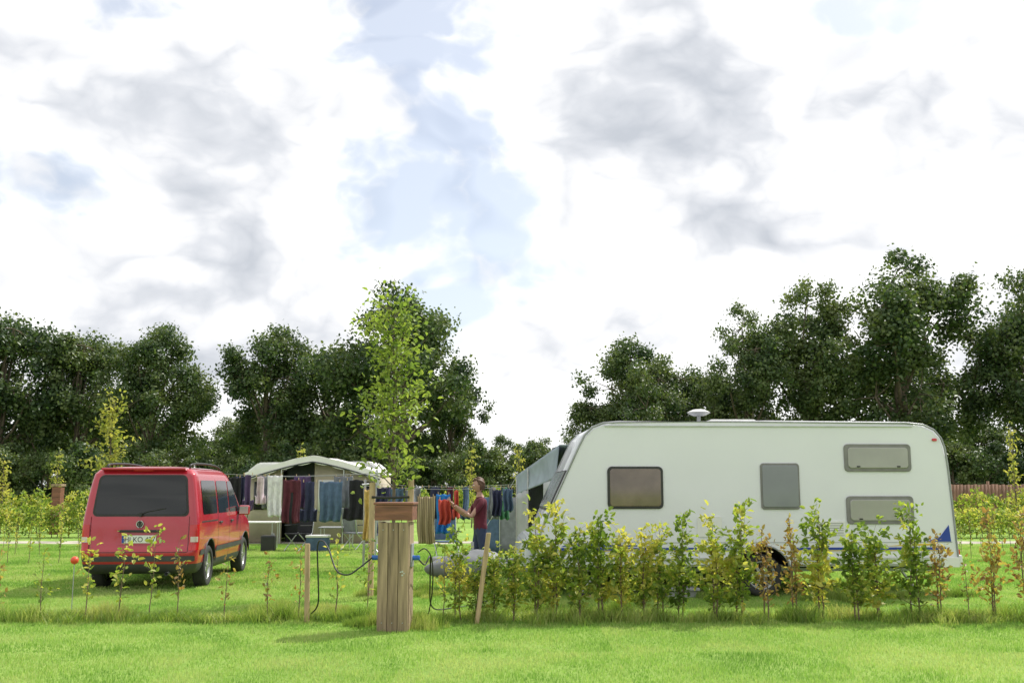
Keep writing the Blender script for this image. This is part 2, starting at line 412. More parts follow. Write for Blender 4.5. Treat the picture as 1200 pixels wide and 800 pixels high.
box('shaft',(0,0,.8),(.3,.3,1.6),M_woodcap,gp); box('cap',(0,0,1.66),(.36,.36,.08),M_wood,gp)

# ------------------------------------------------------------------ metals, plastics
M_black=mat('black_plastic',(.02,.02,.022),.5,na=.2)
M_rubber=mat('tyre_rubber',(.03,.03,.03),.85,na=.2,bump=.2)
M_alu=mat('aluminium',(.55,.56,.57),.35,.8,na=.1)
M_steel=mat('galvanised_steel',(.42,.43,.44),.45,.7,na=.2)
M_dark=mat('dark_underbody',(.02,.02,.02),.9)
M_blueplug=mat('blue_plug',(.02,.12,.45),.4)
M_white=mat('white_plastic',(.72,.72,.70),.4,na=.06)
M_grey=mat('grey_plastic',(.28,.29,.30),.5,na=.1)

# ------------------------------------------------------------------ service pedestal
ped=empty('service_pedestal',(-1.33,11.6,0),rad(-4))
for i in range(3):
    mw=(M_wood,M_wood2,M_wood)[i]
    box('plank_front_%d'%i,(-.118+i*.118,-.14,.60),(.113,.032,1.2),mw,ped,.005)
    box('plank_side_%d'%i,(-.164,-.06+i*.095,.60),(.03,.092,1.2),M_wood2,ped,.004)
    box('plank_side_r%d'%i,(.164,-.06+i*.095,.60),(.03,.092,1.2),M_wood,ped,.004)
box('core',(0,.02,.59),(.29,.27,1.18),M_dark,ped,.0)
box('head_front',(0,-.155,1.31),(.43,.03,.17),M_woodcap,ped,.005)
box('head_left',(-.2,0,1.31),(.03,.276,.17),M_woodcap,ped,.005)
box('head_right',(.2,0,1.31),(.03,.276,.17),M_woodcap,ped,.005)
box('head_back',(0,.155,1.31),(.43,.03,.17),M_woodcap,ped,.005)
box('head_lid',(0,0,1.412),(.46,.36,.028),M_woodcap,ped,.008)
box('socket_panel',(-.187,.03,.83),(.016,.16,.26),M_grey,ped,.01)
box('socket_panel_r',(.187,.03,.83),(.016,.16,.26),M_grey,ped,.01)
for s in (-1,1):
    cyl('plug',(s*.225,.02,.80),.028,.10,M_blueplug,ped,'X',16)
for dx,dz,r_ in ((.11,.66,.011),(.11,.62,.011),(.13,.64,.008),(.09,.655,.008)):
    cyl('fixing',(dx,-.158,dz),r_,.008,M_alu,ped,'Y',12,0)
for dx in (-.118,0,.118):
    for dz in (.1,1.12): cyl('screw',(dx,-.158,dz),.006,.006,M_steel,ped,'Y',8,0)
cab=empty('power_cable')
tube('cable_left',[(-1.60,11.6,.80),(-1.72,11.5,.70),(-1.85,11.5,.62),(-2.0,11.6,.66),(-2.12,11.75,.88),(-2.22,11.85,.98),(-2.30,12.0,.9),(-2.3,12.1,.5),(-2.32,12.2,.2),(-2.5,12.4,.03)],.009,M_black,cab,8,8)
tube('cable_right',[(-1.08,11.6,.80),(-1.0,11.65,.72),(-.95,11.8,.80),(-.98,12.2,.5),(-1.0,12.8,.12),(-.8,13.4,.03),(-.3,14.4,.04),(.0,15.4,.3)],.009,M_black,cab,8,8)
tube('cable_blue',[(-1.08,11.62,.86),(-.99,11.6,.9),(-.92,11.7,.76),(-.93,11.9,.4),(-1.0,12.1,.03)],.007,M_black,cab,8,8)
def stake(x,y,h,r,lx=0,ly=0,name='tree_stake'):
    e=empty(name,(x,y,0))
    tube('pole',[(0,0,-.05),(lx*.5,ly*.5,h*.5),(lx,ly,h)],r,M_woodlight,e,10)
    cyl('top',(lx,ly,h),r*.99,.012,M_woodlight,e,'Z',10,.003)
stake(-2.08,15.0,1.66,.045); stake(-1.53,15.05,1.70,.045,.02)
ta=empty('tree_tie',(0,0,0)); tube('strap',[(-2.08,14.94,1.45),(-1.8,14.95,1.44),(-1.53,14.99,1.45)],.018,M_black,ta)
stake(-2.44,12.2,.92,.032,-.02); stake(-.42,12.15,1.05,.03,.14,0)

# ------------------------------------------------------------------ wheels
def wheel(name,c,R,w,parent,axis,M_rim,spokes=5,side=1):
    e=empty(name,c,0,parent)
    prof=[(-w/2*.75,R*.66),(-w/2,R*.72),(-w/2,R*.9),(-w/2*.8,R*.985),(-w/4,R),(w/4,R),(w/2*.8,R*.985),(w/2,R*.9),(w/2,R*.72),(w/2*.75,R*.66)]
    n=40;V=[];F=[]
    for i in range(n):
        a=2*math.pi*i/n
        for x,r in prof: V.append((x,r*math.cos(a),r*math.sin(a)))
    k=len(prof)
    for i in range(n):
        for j in range(k-1):
            F.append((i*k+j,i*k+j+1,((i+1)%n)*k+j+1,((i+1)%n)*k+j))
    obj('tyre',np_mesh('tyre',V,F,[M_rubber],smooth=True),e)
    prof=[(-w*.3,R*.1),(-w*.3,R*.6),(w*.25,R*.62),(w*.42,R*.67),(w*.36,R*.6),(w*.15,R*.57),(w*.12,R*.1)]
    V=[];F=[];k=len(prof)
    for i in range(n):
        a=2*math.pi*i/n
        for x,r in prof: V.append((x*side,r*math.cos(a),r*math.sin(a)))
    for i in range(n):
        for j in range(k-1): F.append((i*k+j,i*k+j+1,((i+1)%n)*k+j+1,((i+1)%n)*k+j))
    mi=[1 if (f[0]%k)==5 else 0 for f in F]
    obj('rim',np_mesh('rim',V,F,[M_rim,M_dark],mi),e)
    for s in range(spokes):
        a=2*math.pi*s/spokes
        box('spoke',(side*w*.3,math.cos(a)*R*.33,math.sin(a)*R*.33),(w*.12,R*.15,R*.56),M_rim,e,.008,(a-math.pi/2,0,0))
    cyl('hub',(side*w*.34,0,0),R*.15,w*.16,M_rim,e,'X',20)
    if axis=='Y': e.rotation_euler=(0,0,rad(-90))
    return e

# ------------------------------------------------------------------ caravan
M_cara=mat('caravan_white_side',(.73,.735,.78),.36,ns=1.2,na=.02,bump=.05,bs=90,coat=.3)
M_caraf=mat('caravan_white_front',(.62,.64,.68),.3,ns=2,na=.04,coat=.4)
M_trim=mat('trim_grey',(.30,.31,.32),.4,.4)
M_winframe=mat('window_frame_dark',(.03,.03,.03),.4)
M_glassbrown=mat('tinted_window',(.15,.11,.085),.06,ns=2.5,na=.35,coat=.6)
M_glassgrey=mat('grey_window',(.21,.22,.24),.18,ns=2,na=.08,coat=.4)
M_frameg=mat('window_frame_grey',(.20,.195,.19),.45)
M_blind=mat('window_blind',(.34,.335,.31),.2,ns=2,na=.10,coat=.5)
M_blue=mat('blue_decal',(.015,.05,.32),.35,na=.1)
M_yellow=mat('yellow_decal',(.65,.45,.05),.35,na=.1)
M_orange=mat('orange_lens',(.8,.25,.02),.2)
CROT=rad(1.7)
car=empty('caravan',(.27,14.85,0),CROT); car.scale=(1.01,1,1)
W=2.3
prof=[(0.02,.44),(0.0,.50),(0.01,.60),(.10,.84),(.23,1.14),(.42,1.55),(.60,1.94),(.72,2.20),(.80,2.36),(.92,2.48),(1.08,2.54),(1.3,2.56),(3.5,2.57),(5.6,2.55),(5.86,2.525),(6.02,2.45),(6.12,2.33),(6.17,2.18),(6.20,1.9),(6.24,1.2),(6.27,.62),(6.27,.46),(6.24,.44)]
bm=bmesh.new()
va=[bm.verts.new((x,0,z)) for x,z in prof]; vb=[bm.verts.new((x,W,z)) for x,z in prof]
fa=bm.faces.new(va);fb=bm.faces.new(list(reversed(vb)))
n=len(prof)
for i in range(n):
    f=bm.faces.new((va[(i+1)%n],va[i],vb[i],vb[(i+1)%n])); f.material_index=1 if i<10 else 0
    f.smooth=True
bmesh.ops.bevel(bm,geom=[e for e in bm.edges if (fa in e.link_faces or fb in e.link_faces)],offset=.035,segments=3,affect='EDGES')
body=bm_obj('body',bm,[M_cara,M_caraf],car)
def boolcut(o,cutters):
    for c in cutters:
        md=o.modifiers.new('b','BOOLEAN');md.object=c;md.operation='DIFFERENCE';md.solver='EXACT'
    apply_mods(o)
    for c in cutters: bpy.data.objects.remove(c,do_unlink=True)
wx=3.38
cut=cyl('cut',(wx,.0,.33),.41,.9,M_dark,car,'Y',48,0)
bpy.context.view_layer.update()
boolcut(body,[cut])
body.data.materials.append(M_dark)
for p in body.data.polygons:
    c=p.center;r=math.hypot(c.x-wx,c.z-.33)
    if r<.43 and c.y>.01 and c.y<.5: p.material_index=2
tube('edge_rail',[(x,-.004,z) for x,z in prof[1:-1]],.016,M_trim,car,8)
tube('edge_rail_far',[(x,W+.004,z) for x,z in prof[1:-1]],.016,M_trim,car,8)
tube('arch_trim',[(wx+.42*math.cos(a),-.008,.33+.42*math.sin(a)) for a in np.linspace(rad(12),rad(168),24)],.014,M_grey,car,8)
wheel('wheel_near',(wx,.14,.31),.31,.19,car,'Y',M_steel,6,1)
w2=wheel('wheel_far',(wx,W-.14,.31),.31,.19,car,'Y',M_steel,6,1); w2.rotation_euler=(0,0,rad(90))
cyl('axle',(wx,W/2,.31),.04,1.9,M_dark,car,'Y',12)
box('lower_rail_a',(1.5,-.012,.555),(2.9,.022,.035),M_alu,car,.004)
box('lower_rail_b',(5.05,-.012,.555),(2.4,.022,.035),M_alu,car,.004)
box('blue_stripe_a',(1.7,-.0045,.70),(2.6,.006,.035),M_blue,car,.0)
box('blue_stripe_b',(4.95,-.0045,.70),(2.3,.006,.035),M_blue,car,.0)
box('yellow_stripe_a',(1.7,-.0045,.672),(2.6,.005,.010),M_yellow,car,.0)
box('yellow_stripe_b',(4.95,-.0045,.672),(2.3,.005,.010),M_yellow,car,.0)
box('panel_seam',(3.15,-.0035,.79),(6.1,.004,.006),M_trim,car,.0)
bm=bmesh.new()
def poly(bm,pts,y0,y1):
    a=[bm.verts.new((x,y0,z)) for x,z in pts]; b=[bm.verts.new((x,y1,z)) for x,z in pts]
    bm.faces.new(a);bm.faces.new(list(reversed(b)))
    for i in range(len(a)): bm.faces.new((a[i],b[i],b[(i+1)%len(a)],a[(i+1)%len(a)]))
poly(bm,[(5.82,.80),(6.18,.80),(6.16,1.04),(6.02,.87)],-.008,-.001)
bm_obj('rear_slash',bm,M_blue,car)
bm=bmesh.new();poly(bm,[(5.2,.735),(5.85,.745),(5.95,.775),(5.6,.765)],-.006,-.001);bm_obj('rear_slash_b',bm,M_yellow,car)
bm=bmesh.new();poly(bm,[(.45,.735),(1.5,.735),(1.8,.75),(.55,.775)],-.006,-.001);bm_obj('front_slash',bm,M_blue,car)
rrect('window_front_frame',(1.54,-.001,1.59),.82,.62,.07,.022,M_winframe,car)
rrect('window_front_glass',(1.54,-.020,1.59),.75,.55,.05,.020,M_glassbrown,car,.012)
rrect('window_mid_frame',(3.68,-.001,1.61),.58,.68,.05,.020,M_frameg,car)
rrect('window_mid_glass',(3.68,-.019,1.61),.53,.62,.04,.018,M_glassgrey,car,.012)
for z in (2.03,1.26):
    rrect('window_rear_frame',(5.15,-.001,z),1.0,.41,.06,.022,M_frameg,car)
    rrect('window_rear_glass',(5.15,-.021,z),.90,.31,.05,.018,M_blind,car,.012)
    for s in (-.3,.3): box('latch',(5.15+s,-.043,z-.13),(.05,.012,.02),M_black,car,.003)
rrect('service_hatch',(2.62,-.001,1.02),.36,.3,.03,.010,M_white,car,.004)
rrect('fridge_vent_low',(4.42,-.001,1.0),.40,.20,.02,.014,M_white,car,.004)
for i in range(5): box('vent_slot',(4.42,-.0165,.93+i*.035),(.34,.006,.008),M_grey,car,0)
box('gutter',(3.4,-.012,2.50),(4.6,.02,.018),M_alu,car,.004)
rrect('water_filler',(4.3,-.001,.84),.10,.10,.045,.014,M_grey,car,.004)
box('side_marker',(.75,-.012,.62),(.08,.02,.03),M_orange,car,.004)
box('side_marker_r',(5.6,-.012,.62),(.08,.02,.03),M_orange,car,.004)
sl=math.atan2(.37,.80)
for i,(yc,ww) in enumerate(((.42,.62),(1.15,.72),(1.88,.62))):
    e=empty('front_window_%d'%i,(.415,yc,1.54),0,car); e.rotation_euler=(0,sl,0)
    box('frame',(-.012,0,0),(.03,ww,.66),M_winframe,e,.01)
    box('glass',(-.030,0,0),(.02,ww-.06,.60),M_glassgrey,e,.01)
box('front_lower_panel',(-.03,W/2,.62),(.10,W-.25,.30),M_caraf,car,.04,seg=3)
box('rear_bumper',(6.30,W/2,.52),(.10,W-.02,.17),M_white,car,.03)
box('rear_corner',(6.16,-.012,.50),(.24,.03,.15),M_white,car,.012)
M_redlens=mat('red_lens',(.5,.01,.01),.15,coat=.5)
M_clear=mat('clear_lens',(.6,.5,.45),.15,coat=.5)
box('rear_light',(6.335,.25,.62),(.04,.3,.12),M_redlens,car,.01); box('rear_light_far',(6.335,W-.25,.62),(.04,.3,.12),M_redlens,car,.01)
rrect('top_marker',(6.02,-.001,2.30),.07,.04,.015,.02,M_redlens,car,.003)
box('rear_window',(6.235,W/2,1.7),(.04,1.2,.5),M_glassbrown,car,.015)
box('chassis_a',(3.1,.35,.40),(6.0,.06,.10),M_steel,car,.004); box('chassis_b',(3.1,W-.35,.40),(6.0,.06,.10),M_steel,car,.004)
box('floor',(3.1,W/2,.425),(6.0,W-.2,.02),M_dark,car,0)
for x,s in ((5.75,1),(.75,-1)):
    for yy in (.22,W-.22):
        tube('steady_leg',[(x-s*.28,yy,.42),(x,yy,.03)],.022,M_steel,car,8)
        box('leg_foot',(x,yy,.035),(.18,.14,.03),M_black,car,.006)
        box('leg_plank',(x,yy,.01),(.34,.2,.02),M_woodlight,car,.0)
box('step',(2.2,.1,.12),(.5,.3,.04),M_grey,car,.01); box('step_base',(2.2,.1,.05),(.42,.24,.10),M_grey,car,.01)
M_cover=mat('grey_cover',(.16,.17,.18),.6,ns=4,na=.2,bump=.4,bs=7)
tube('drawbar_a',[(.1,.55,.42),(-1.05,W/2-.05,.42)],.04,M_steel,car,8); tube('drawbar_b',[(.1,W-.55,.42),(-1.05,W/2+.05,.42)],.04,M_steel,car,8)
tube('jockey_wheel_tube',[(-.85,W/2-.12,.75),(-.85,W/2-.12,.15)],.025,M_steel,car,10)
cyl('jockey_wheel',(-.85,W/2-.12,.10),.10,.05,M_rubber,car,'Y',24,.01)
box('coupling',(-1.25,W/2,.47),(.45,.12,.10),M_steel,car,.03)
bm=bmesh.new()
bmesh.ops.create_uvsphere(bm,u_segments=32,v_segments=16,radius=1)
for v in bm.verts:
    x,y,z=v.co
    v.co=Vector((x*.60+.1*z,y*.32*(1+.25*x),max(z,-.75)*.24*(1+.35*x)+.01*math.sin(9*x+5*y)))
bm_obj('hitch_cover',bm,M_cover,car,(-.98,W/2-.2,.38),(0,0,rad(6)),True)
bm=bmesh.new()
poly(bm,[(-.05,.45),(-.14,.47),(-.18,.55),(-.12,.80),(-.02,.88),(.12,.92)],.25,W-.25)
bmesh.ops.bevel(bm,geom=bm.edges[:],offset=.02,segments=3,affect='EDGES')
bm_obj('gas_locker',bm,M_caraf,car)
box('roof_hatch_mid',(3.18,1.0,2.60),(.72,.7,.09),M_white,car,.03); box('roof_hatch_rear',(4.78,1.0,2.585),(.42,.42,.08),M_white,car,.03)
box('roof_hatch_front',(2.2,1.1,2.585),(.42,.42,.06),M_white,car,.025)
cyl('antenna_mast',(2.72,1.0,2.66),.03,.22,M_grey,car,'Z',12)
cyl('antenna_dish_low',(2.72,1.0,2.75),.10,.05,M_grey,car,'Z',28,.01,r2=.19); cyl('antenna_dish_top',(2.72,1.0,2.80),.19,.05,M_white,car,'Z',28,.01,r2=.08)
tube('grab_handle',[(.34,.06,1.0),(.22,.04,1.02),(.28,.04,1.22),(.42,.06,1.24)],.012,M_white,car,8,4)
# ------------------------------------------------------------------ awning tent on far side
M_tent=mat('tent_blue_grey',(.30,.36,.42),.8,ns=4,na=.12,bump=.3,bs=5)
M_tentwall=mat('tent_wall_grey',(.42,.44,.45),.85,ns=3,na=.15,bump=.3,bs=5)
M_tentshade=mat('tent_interior_shade',(.07,.08,.085),.9)  # near-black base color paints the shade inside the awning
aw=empty('caravan_awning',(.27,14.85,0),CROT)
def quadgrid(name,a,b,c,d,m,parent,n=12,sag=.04,th=.01):
    a,b,c,d=[np.array(p,float) for p in (a,b,c,d)];V=[];F=[]
    nrm=np.cross(b-a,d-a);nrm/=np.linalg.norm(nrm)
    for j in range(n+1):
        for i in range(n+1):
            u=i/n;v=j/n;p=(a*(1-u)+b*u)*(1-v)+(d*(1-u)+c*u)*v
            s=sag*math.sin(math.pi*u)*math.sin(math.pi*v)+.008*math.sin(11*u+3*v)
            V.append(p-nrm*s)
    for j in range(n):
        for i in range(n):
            k=j*(n+1)+i;F.append((k,k+1,k+n+2,k+n+1))
    o=obj(name,np_mesh(name,V,F,[m],smooth=True),parent)
    so=o.modifiers.new('s','SOLIDIFY');so.thickness=th
    return o
quadgrid('roof',(.62,2.36,2.32),(4.6,2.36,2.36),(4.8,5.1,1.85),(-.05,5.1,1.82),M_tent,aw)
quadgrid('front_wall',(-.03,5.08,0),(4.78,5.08,0),(4.78,5.08,1.82),(-.03,5.08,1.80),M_tentwall,aw)
quadgrid('side_gable',(-.04,5.06,1.45),(.56,2.40,1.75),(.60,2.40,2.30),(-.045,5.06,1.80),M_tent,aw)
quadgrid('side_wall_outer',(-.04,5.06,.02),(.16,4.2,.02),(.16,4.2,1.55),(-.04,5.06,1.46),M_tentwall,aw)
quadgrid('side_wall_inner',(.35,3.1,.02),(.6,2.40,.02),(.58,2.40,1.76),(.38,3.1,1.66),M_tentwall,aw)
quadgrid('side_wall_far',(4.7,5.05,.02),(4.6,2.4,.02),(4.6,2.4,2.3),(4.7,5.05,1.8),M_tentwall,aw)
quadgrid('interior_shade_sheet',(1.0,5.0,.02),(1.1,2.45,.02),(1.1,2.45,2.2),(1.0,5.0,1.7),M_tentshade,aw)  # added dark sheet, stands in for the shade behind the open side
tube('pole_a',[(-.03,5.04,0),(-.03,5.04,1.8)],.014,M_alu,aw); tube('pole_b',[(.16,4.2,0),(.16,4.2,1.95)],.014,M_alu,aw)
tube('guy_rope',[(-.03,5.04,1.8),(-1.1,5.9,.02)],.005,M_white,aw,5)

# ------------------------------------------------------------------ red van
M_red=mat('red_paint',(.43,.010,.032),.28,ns=2,na=.05,coat=.8)
M_vglass=mat('dark_glass',(.010,.012,.014),.06,ns=2,na=.2,spec=.5)
M_bump=mat('grey_bumper',(.045,.045,.048),.6,na=.15)
M_rim=mat('alloy_rim',(.5,.5,.5),.3,.8)
van=empty('red_van',(-5.80,15.75,0),rad(3.6)); van.scale=(1.0,1.0,1.04)
lv=np.array([(.25,.80,.14,4.30,.15,.35),(.30,.85,.05,4.42,.14,.4),(.42,.885,.0,4.48,.13,.45),(.60,.90,-.01,4.50,.12,.45),(.66,.90,.02,4.48,.10,.45),(.80,.905,.03,4.45,.09,.45),(.95,.90,.035,4.30,.08,.45),(1.02,.895,.04,4.0,.08,.4),(1.08,.888,.045,3.65,.08,.35),(1.15,.88,.05,3.5,.08,.3),(1.40,.845,.07,3.15,.08,.28),(1.60,.812,.095,2.85,.08,.28),(1.73,.785,.115,2.68,.09,.3),(1.80,.73,.16,2.5,.11,.3),(1.835,.62,.28,2.3,.18,.3),(1.855,.42,.5,2.05,.2,.3),(1.862,.2,.8,1.7,.15,.15)])
zs=np.unique(np.concatenate([np.linspace(.25,1.73,40),np.linspace(1.73,1.862,14)]))
def sm(a,k=1):
    for _ in range(k):
        b=a.copy();b[1:-1]=.25*a[:-2]+.5*a[1:-1]+.25*a[2:];a=b
    return a
tab=np.stack([np.interp(zs,lv[:,0],lv[:,c]) for c in range(1,6)],1)
tab=np.stack([sm(tab[:,c]) for c in range(5)],1)
def at(z,c): return float(np.interp(z,zs,tab[:,c]))
def outline(w,yr,yf,rr,rf,nc=8,ns=14):
    pts=[]
    def arc(cx,cy,r,a0):
        for i in range(nc+1):
            a=rad(a0+90*i/nc);pts.append((cx+r*math.cos(a),cy+r*math.sin(a)))
    def seg(p,q,k):
        for i in range(1,k): pts.append((p[0]+(q[0]-p[0])*i/k,p[1]+(q[1]-p[1])*i/k))
    arc(w-rf,yf-rf,rf,0);seg((w-rf,yf),(-w+rf,yf),6);arc(-w+rf,yf-rf,rf,90);seg((-w,yf-rf),(-w,yr+rr),ns)
    arc(-w+rr,yr+rr,rr,180);seg((-w+rr,yr),(w-rr,yr),6);arc(w-rr,yr+rr,rr,270);seg((w,yr+rr),(w,yf-rf),ns)
    return pts
V=[];F=[]
for i,z in enumerate(zs):
    w,yr,yf,rr,rf=tab[i];o_=outline(w,yr,yf,min(rr,w*.9),min(rf,w*.9));npt=len(o_)
    V+= [(x,y,z) for x,y in o_]
bm=bmesh.new();bv=[bm.verts.new(v) for v in V]
for i in range(len(zs)-1):
    for j in range(npt):
        k=(j+1)%npt;bm.faces.new((bv[i*npt+j],bv[i*npt+k],bv[(i+1)*npt+k],bv[(i+1)*npt+j]))
bm.faces.new(list(reversed(bv[:npt])));bm.faces.new(bv[-npt:])
vb_=bm_obj('body',bm,[M_red,M_dark,M_bump],van,smooth=True)
cs=[]
wy=(.86,3.68)
for yy in wy:
    for s in (-1,1): cs.append(cyl('cut',(s*.85,yy,.34),.385,.56,M_dark,van,'X',48,0))
bpy.context.view_layer.update()
boolcut(vb_,cs)
while len(vb_.data.materials)<3: vb_.data.materials.append(M_bump)
vb_.data.materials[0]=M_red;vb_.data.materials[1]=M_dark;vb_.data.materials[2]=M_bump
for p in vb_.data.polygons:
    c=p.center;p.material_index=0
    if c.z<.42: p.material_index=2
    for yy in wy:
        if math.hypot(c.y-yy,c.z-.34)<.39 and abs(c.x)<.895 and abs(c.x)>.5 and (abs(p.normal.x)<.5 or abs(c.x)<.6): p.material_index=1
def rear_y(x,z):
    w,yr,rr=at(z,0),at(z,1),at(z,3);ax=abs(x)
    if ax>w-rr:
        dx=min(ax-(w-rr),rr*.999);return yr+rr-math.sqrt(rr*rr-dx*dx)
    return yr
def strip(name,zlist,lo,hi,fn,m,n=14,parent=van,th=.004):
    V=[];F=[]
    for z in zlist:
        a,b=lo(z),hi(z)
        for i in range(n+1): V.append(fn(a+(b-a)*i/n,z))
    for j in range(len(zlist)-1):
        for i in range(n):
            k=j*(n+1)+i;F.append((k,k+1,k+n+2,k+n+1))
    return obj(name,np_mesh(name,V,F,[m],smooth=True),parent)
def rr_range(z0,z1,w0,w1,r,cx=0):
    def half(z):
        t=(z-z0)/(z1-z0);w=w0+(w1-w0)*t;d=min(z-z0,z1-z)
        if d<r: w-=r-math.sqrt(max(0,r*r-(r-d)**2))
        return w
    return (lambda z:cx-half(z)),(lambda z:cx+half(z))
def rz(z0,z1,r,n=18):
    return sorted(set([z0+r*(1-math.cos(a)) for a in np.linspace(0,math.pi/2,6)]+list(np.linspace(z0+r,z1-r,n))+[z1-r*(1-math.cos(a)) for a in np.linspace(0,math.pi/2,6)]))
rear=lambda e:(lambda x,z:(x,rear_y(x,z)-e,z))
lo,hi=rr_range(1.10,1.72,.745,.675,.08);strip('rear_window_surround',rz(1.10,1.72,.08),lo,hi,rear(.005),M_black,30)
lo,hi=rr_range(1.13,1.69,.71,.645,.07);strip('rear_window',rz(1.13,1.69,.07),lo,hi,rear(.010),M_vglass,30)
for s in (-1,1):
    f=lambda a,b:((lambda z:min(s*a,s*b)),(lambda z:max(s*a,s*b)))
    lo,hi=f(.765,.899);strip('tail_light',list(np.linspace(.60,.98,10)),lo,hi,rear(.008),M_redlens,10)
    lo,hi=f(.785,.892);strip('tail_light_clear',list(np.linspace(.72,.80,4)),lo,hi,rear(.012),M_clear,10)
    lo,hi=f(.748,.754);strip('tailgate_seam',list(np.linspace(.58,1.10,20)),lo,hi,rear(.007),M_dark,2)
lo,hi=rr_range(.57,.578,.748,.748,.001);strip('tailgate_seam_low',[.57,.578],lo,hi,rear(.007),M_dark,20)
lo,hi=rr_range(.44,.52,.86,.86,.02);strip('bumper_strip',rz(.44,.52,.02),lo,hi,rear(.012),M_bump,30)
lo,hi=rr_range(.68,.86,.34,.32,.04);strip('plate_recess',rz(.68,.86,.04),lo,hi,rear(.006),M_red,10)
box('handle_bar',(0,-.0,.885),(.62,.04,.035),M_black,van,.01)
box('licence_plate',(0,.010,.765),(.52,.02,.115),M_white,van,.004); box('plate_band',(-.24,-.001,.765),(.035,.004,.105),M_blue,van,0)
fc=bpy.data.curves.new('plate_text','FONT');fc.body='HI KO 427';fc.size=.105;fc.align_x='CENTER';fc.extrude=.0008
to=bpy.data.objects.new('plate_text',fc);to.location=(.015,-.0015,.727);to.rotation_euler=(rad(90),0,0);fc.materials.append(M_black);link(to,van)
V,F=tube_np([(.052*math.cos(a),.018,.985+.052*math.sin(a)) for a in np.linspace(0,2*math.pi,25)],.007,6)
obj('badge_ring',np_mesh('badge',V,F,[M_alu],smooth=True),van); cyl('badge_disc',(0,.028,.985),.046,.012,M_black,van,'Y',24,.002)
tube('badge_mark',[(-.03,.017,1.01),(-.012,.017,.96),(0,.017,.995),(.012,.017,.96),(.03,.017,1.01)],.004,M_alu,van,5)
tube('rear_wiper',[(.0,.02,1.13),(.1,.035,1.17),(.38,.045,1.22)],.009,M_black,van,6)
cyl('wiper_hub',(0,.03,1.125),.03,.05,M_black,van,'Y',16)
tube('spoiler_brake_light',[(-.15,.085,1.785),(.15,.085,1.785)],.012,M_redlens,van,6)
box('spoiler',(0,.13,1.80),(1.30,.16,.035),M_red,van,.015,(rad(-8),0,0))
tube('exhaust',[(.45,-.03,.26),(.45,.3,.26)],.028,M_steel,van,10)
def side(s,e): return lambda y,z:(s*(at(z,0)+e),y,z)
for s in (-1,1):
    def win(nm,z0,z1,ya,yb,yat,ybt,m,e):
        r=.05;zl=rz(z0,z1,r,8)
        def lo(z):
            t=(z-z0)/(z1-z0);d=min(z-z0,z1-z);c=r-math.sqrt(max(0,r*r-(r-d)**2)) if d<r else 0
            return ya+(yat-ya)*t+c
        def hi(z):
            t=(z-z0)/(z1-z0);d=min(z-z0,z1-z);c=r-math.sqrt(max(0,r*r-(r-d)**2)) if d<r else 0
            return yb+(ybt-yb)*t-c
        strip(nm,zl,lo,hi,side(s,e),m,6)
    win('side_window_rear',1.12,1.64,.36,1.34,.40,1.34,M_vglass,.006)
    win('side_window_mid',1.12,1.64,1.44,2.22,1.44,2.22,M_vglass,.006)
    win('side_window_front',1.12,1.64,2.30,3.16,2.30,2.58,M_vglass,.006)
    for ya in (1.39,2.26,3.18):
        strip('door_seam',list(np.linspace(.40,1.10 if ya>3 else 1.66,20)),lambda z:ya-.005,lambda z:ya+.005,side(s,.003),M_dark,1)
    strip('slide_rail',[1.0,1.02],lambda z:.25,lambda z:1.35,side(s,.004),M_dark,4)
    strip('side_moulding',list(np.linspace(.52,.60,4)),lambda z:1.27,lambda z:3.27,side(s,.012),M_bump,10)
    strip('side_moulding_r',list(np.linspace(.52,.60,4)),lambda z:.18,lambda z:.46,side(s,.012),M_bump,6)
    for ya in (1.55,2.42): box('door_handle',(s*.905,ya,.97),(.04,.18,.03),M_bump,van,.01)
    box('mirror',(s*1.0,3.02,1.13),(.20,.10,.17),M_red,van,.04,seg=3); box('mirror_arm',(s*.9,3.05,1.08),(.08,.06,.05),M_black,van,.01)
    box('mirror_glass',(s*1.0,2.965,1.13),(.16,.008,.13),M_alu,van,.002)
    tube('roof_rail',[(s*.64,.36,1.82),(s*.65,.46,1.885),(s*.65,1.5,1.905),(s*.64,2.35,1.87),(s*.62,2.5,1.80)],.017,M_black,van,8,4)
    for yy in wy:
        tube('arch_lip',[(s*.898,yy+.395*math.cos(a),.34+.395*math.sin(a)) for a in np.linspace(rad(5),rad(175),20)],.012,M_bump,van,6)
        wheel('wheel',(s*.79,yy,.31),.32,.2,van,'X',M_rim,5,s)
    strip('headlight',list(np.linspace(.72,.92,5)),lambda z:min(s*.55,s*.8),lambda z:max(s*.55,s*.8),lambda x,z:(x,at(z,2)+.01-max(0,abs(x)-(at(z,0)-at(z,4)))**2*1.2,z),M_alu,6)
strip('windscreen',list(np.linspace(1.13,1.68,12)),lambda z:-(at(z,0)-.18),lambda z:at(z,0)-.18,lambda x,z:(x,at(z,2)+.008,z),M_vglass,8)
strip('grille',list(np.linspace(.45,.68,5)),lambda z:-.42,lambda z:.42,lambda x,z:(x,at(z,2)+.008,z),M_black,8)
box('underbody',(0,2.2,.30),(1.3,3.9,.12),M_dark,van,.02)

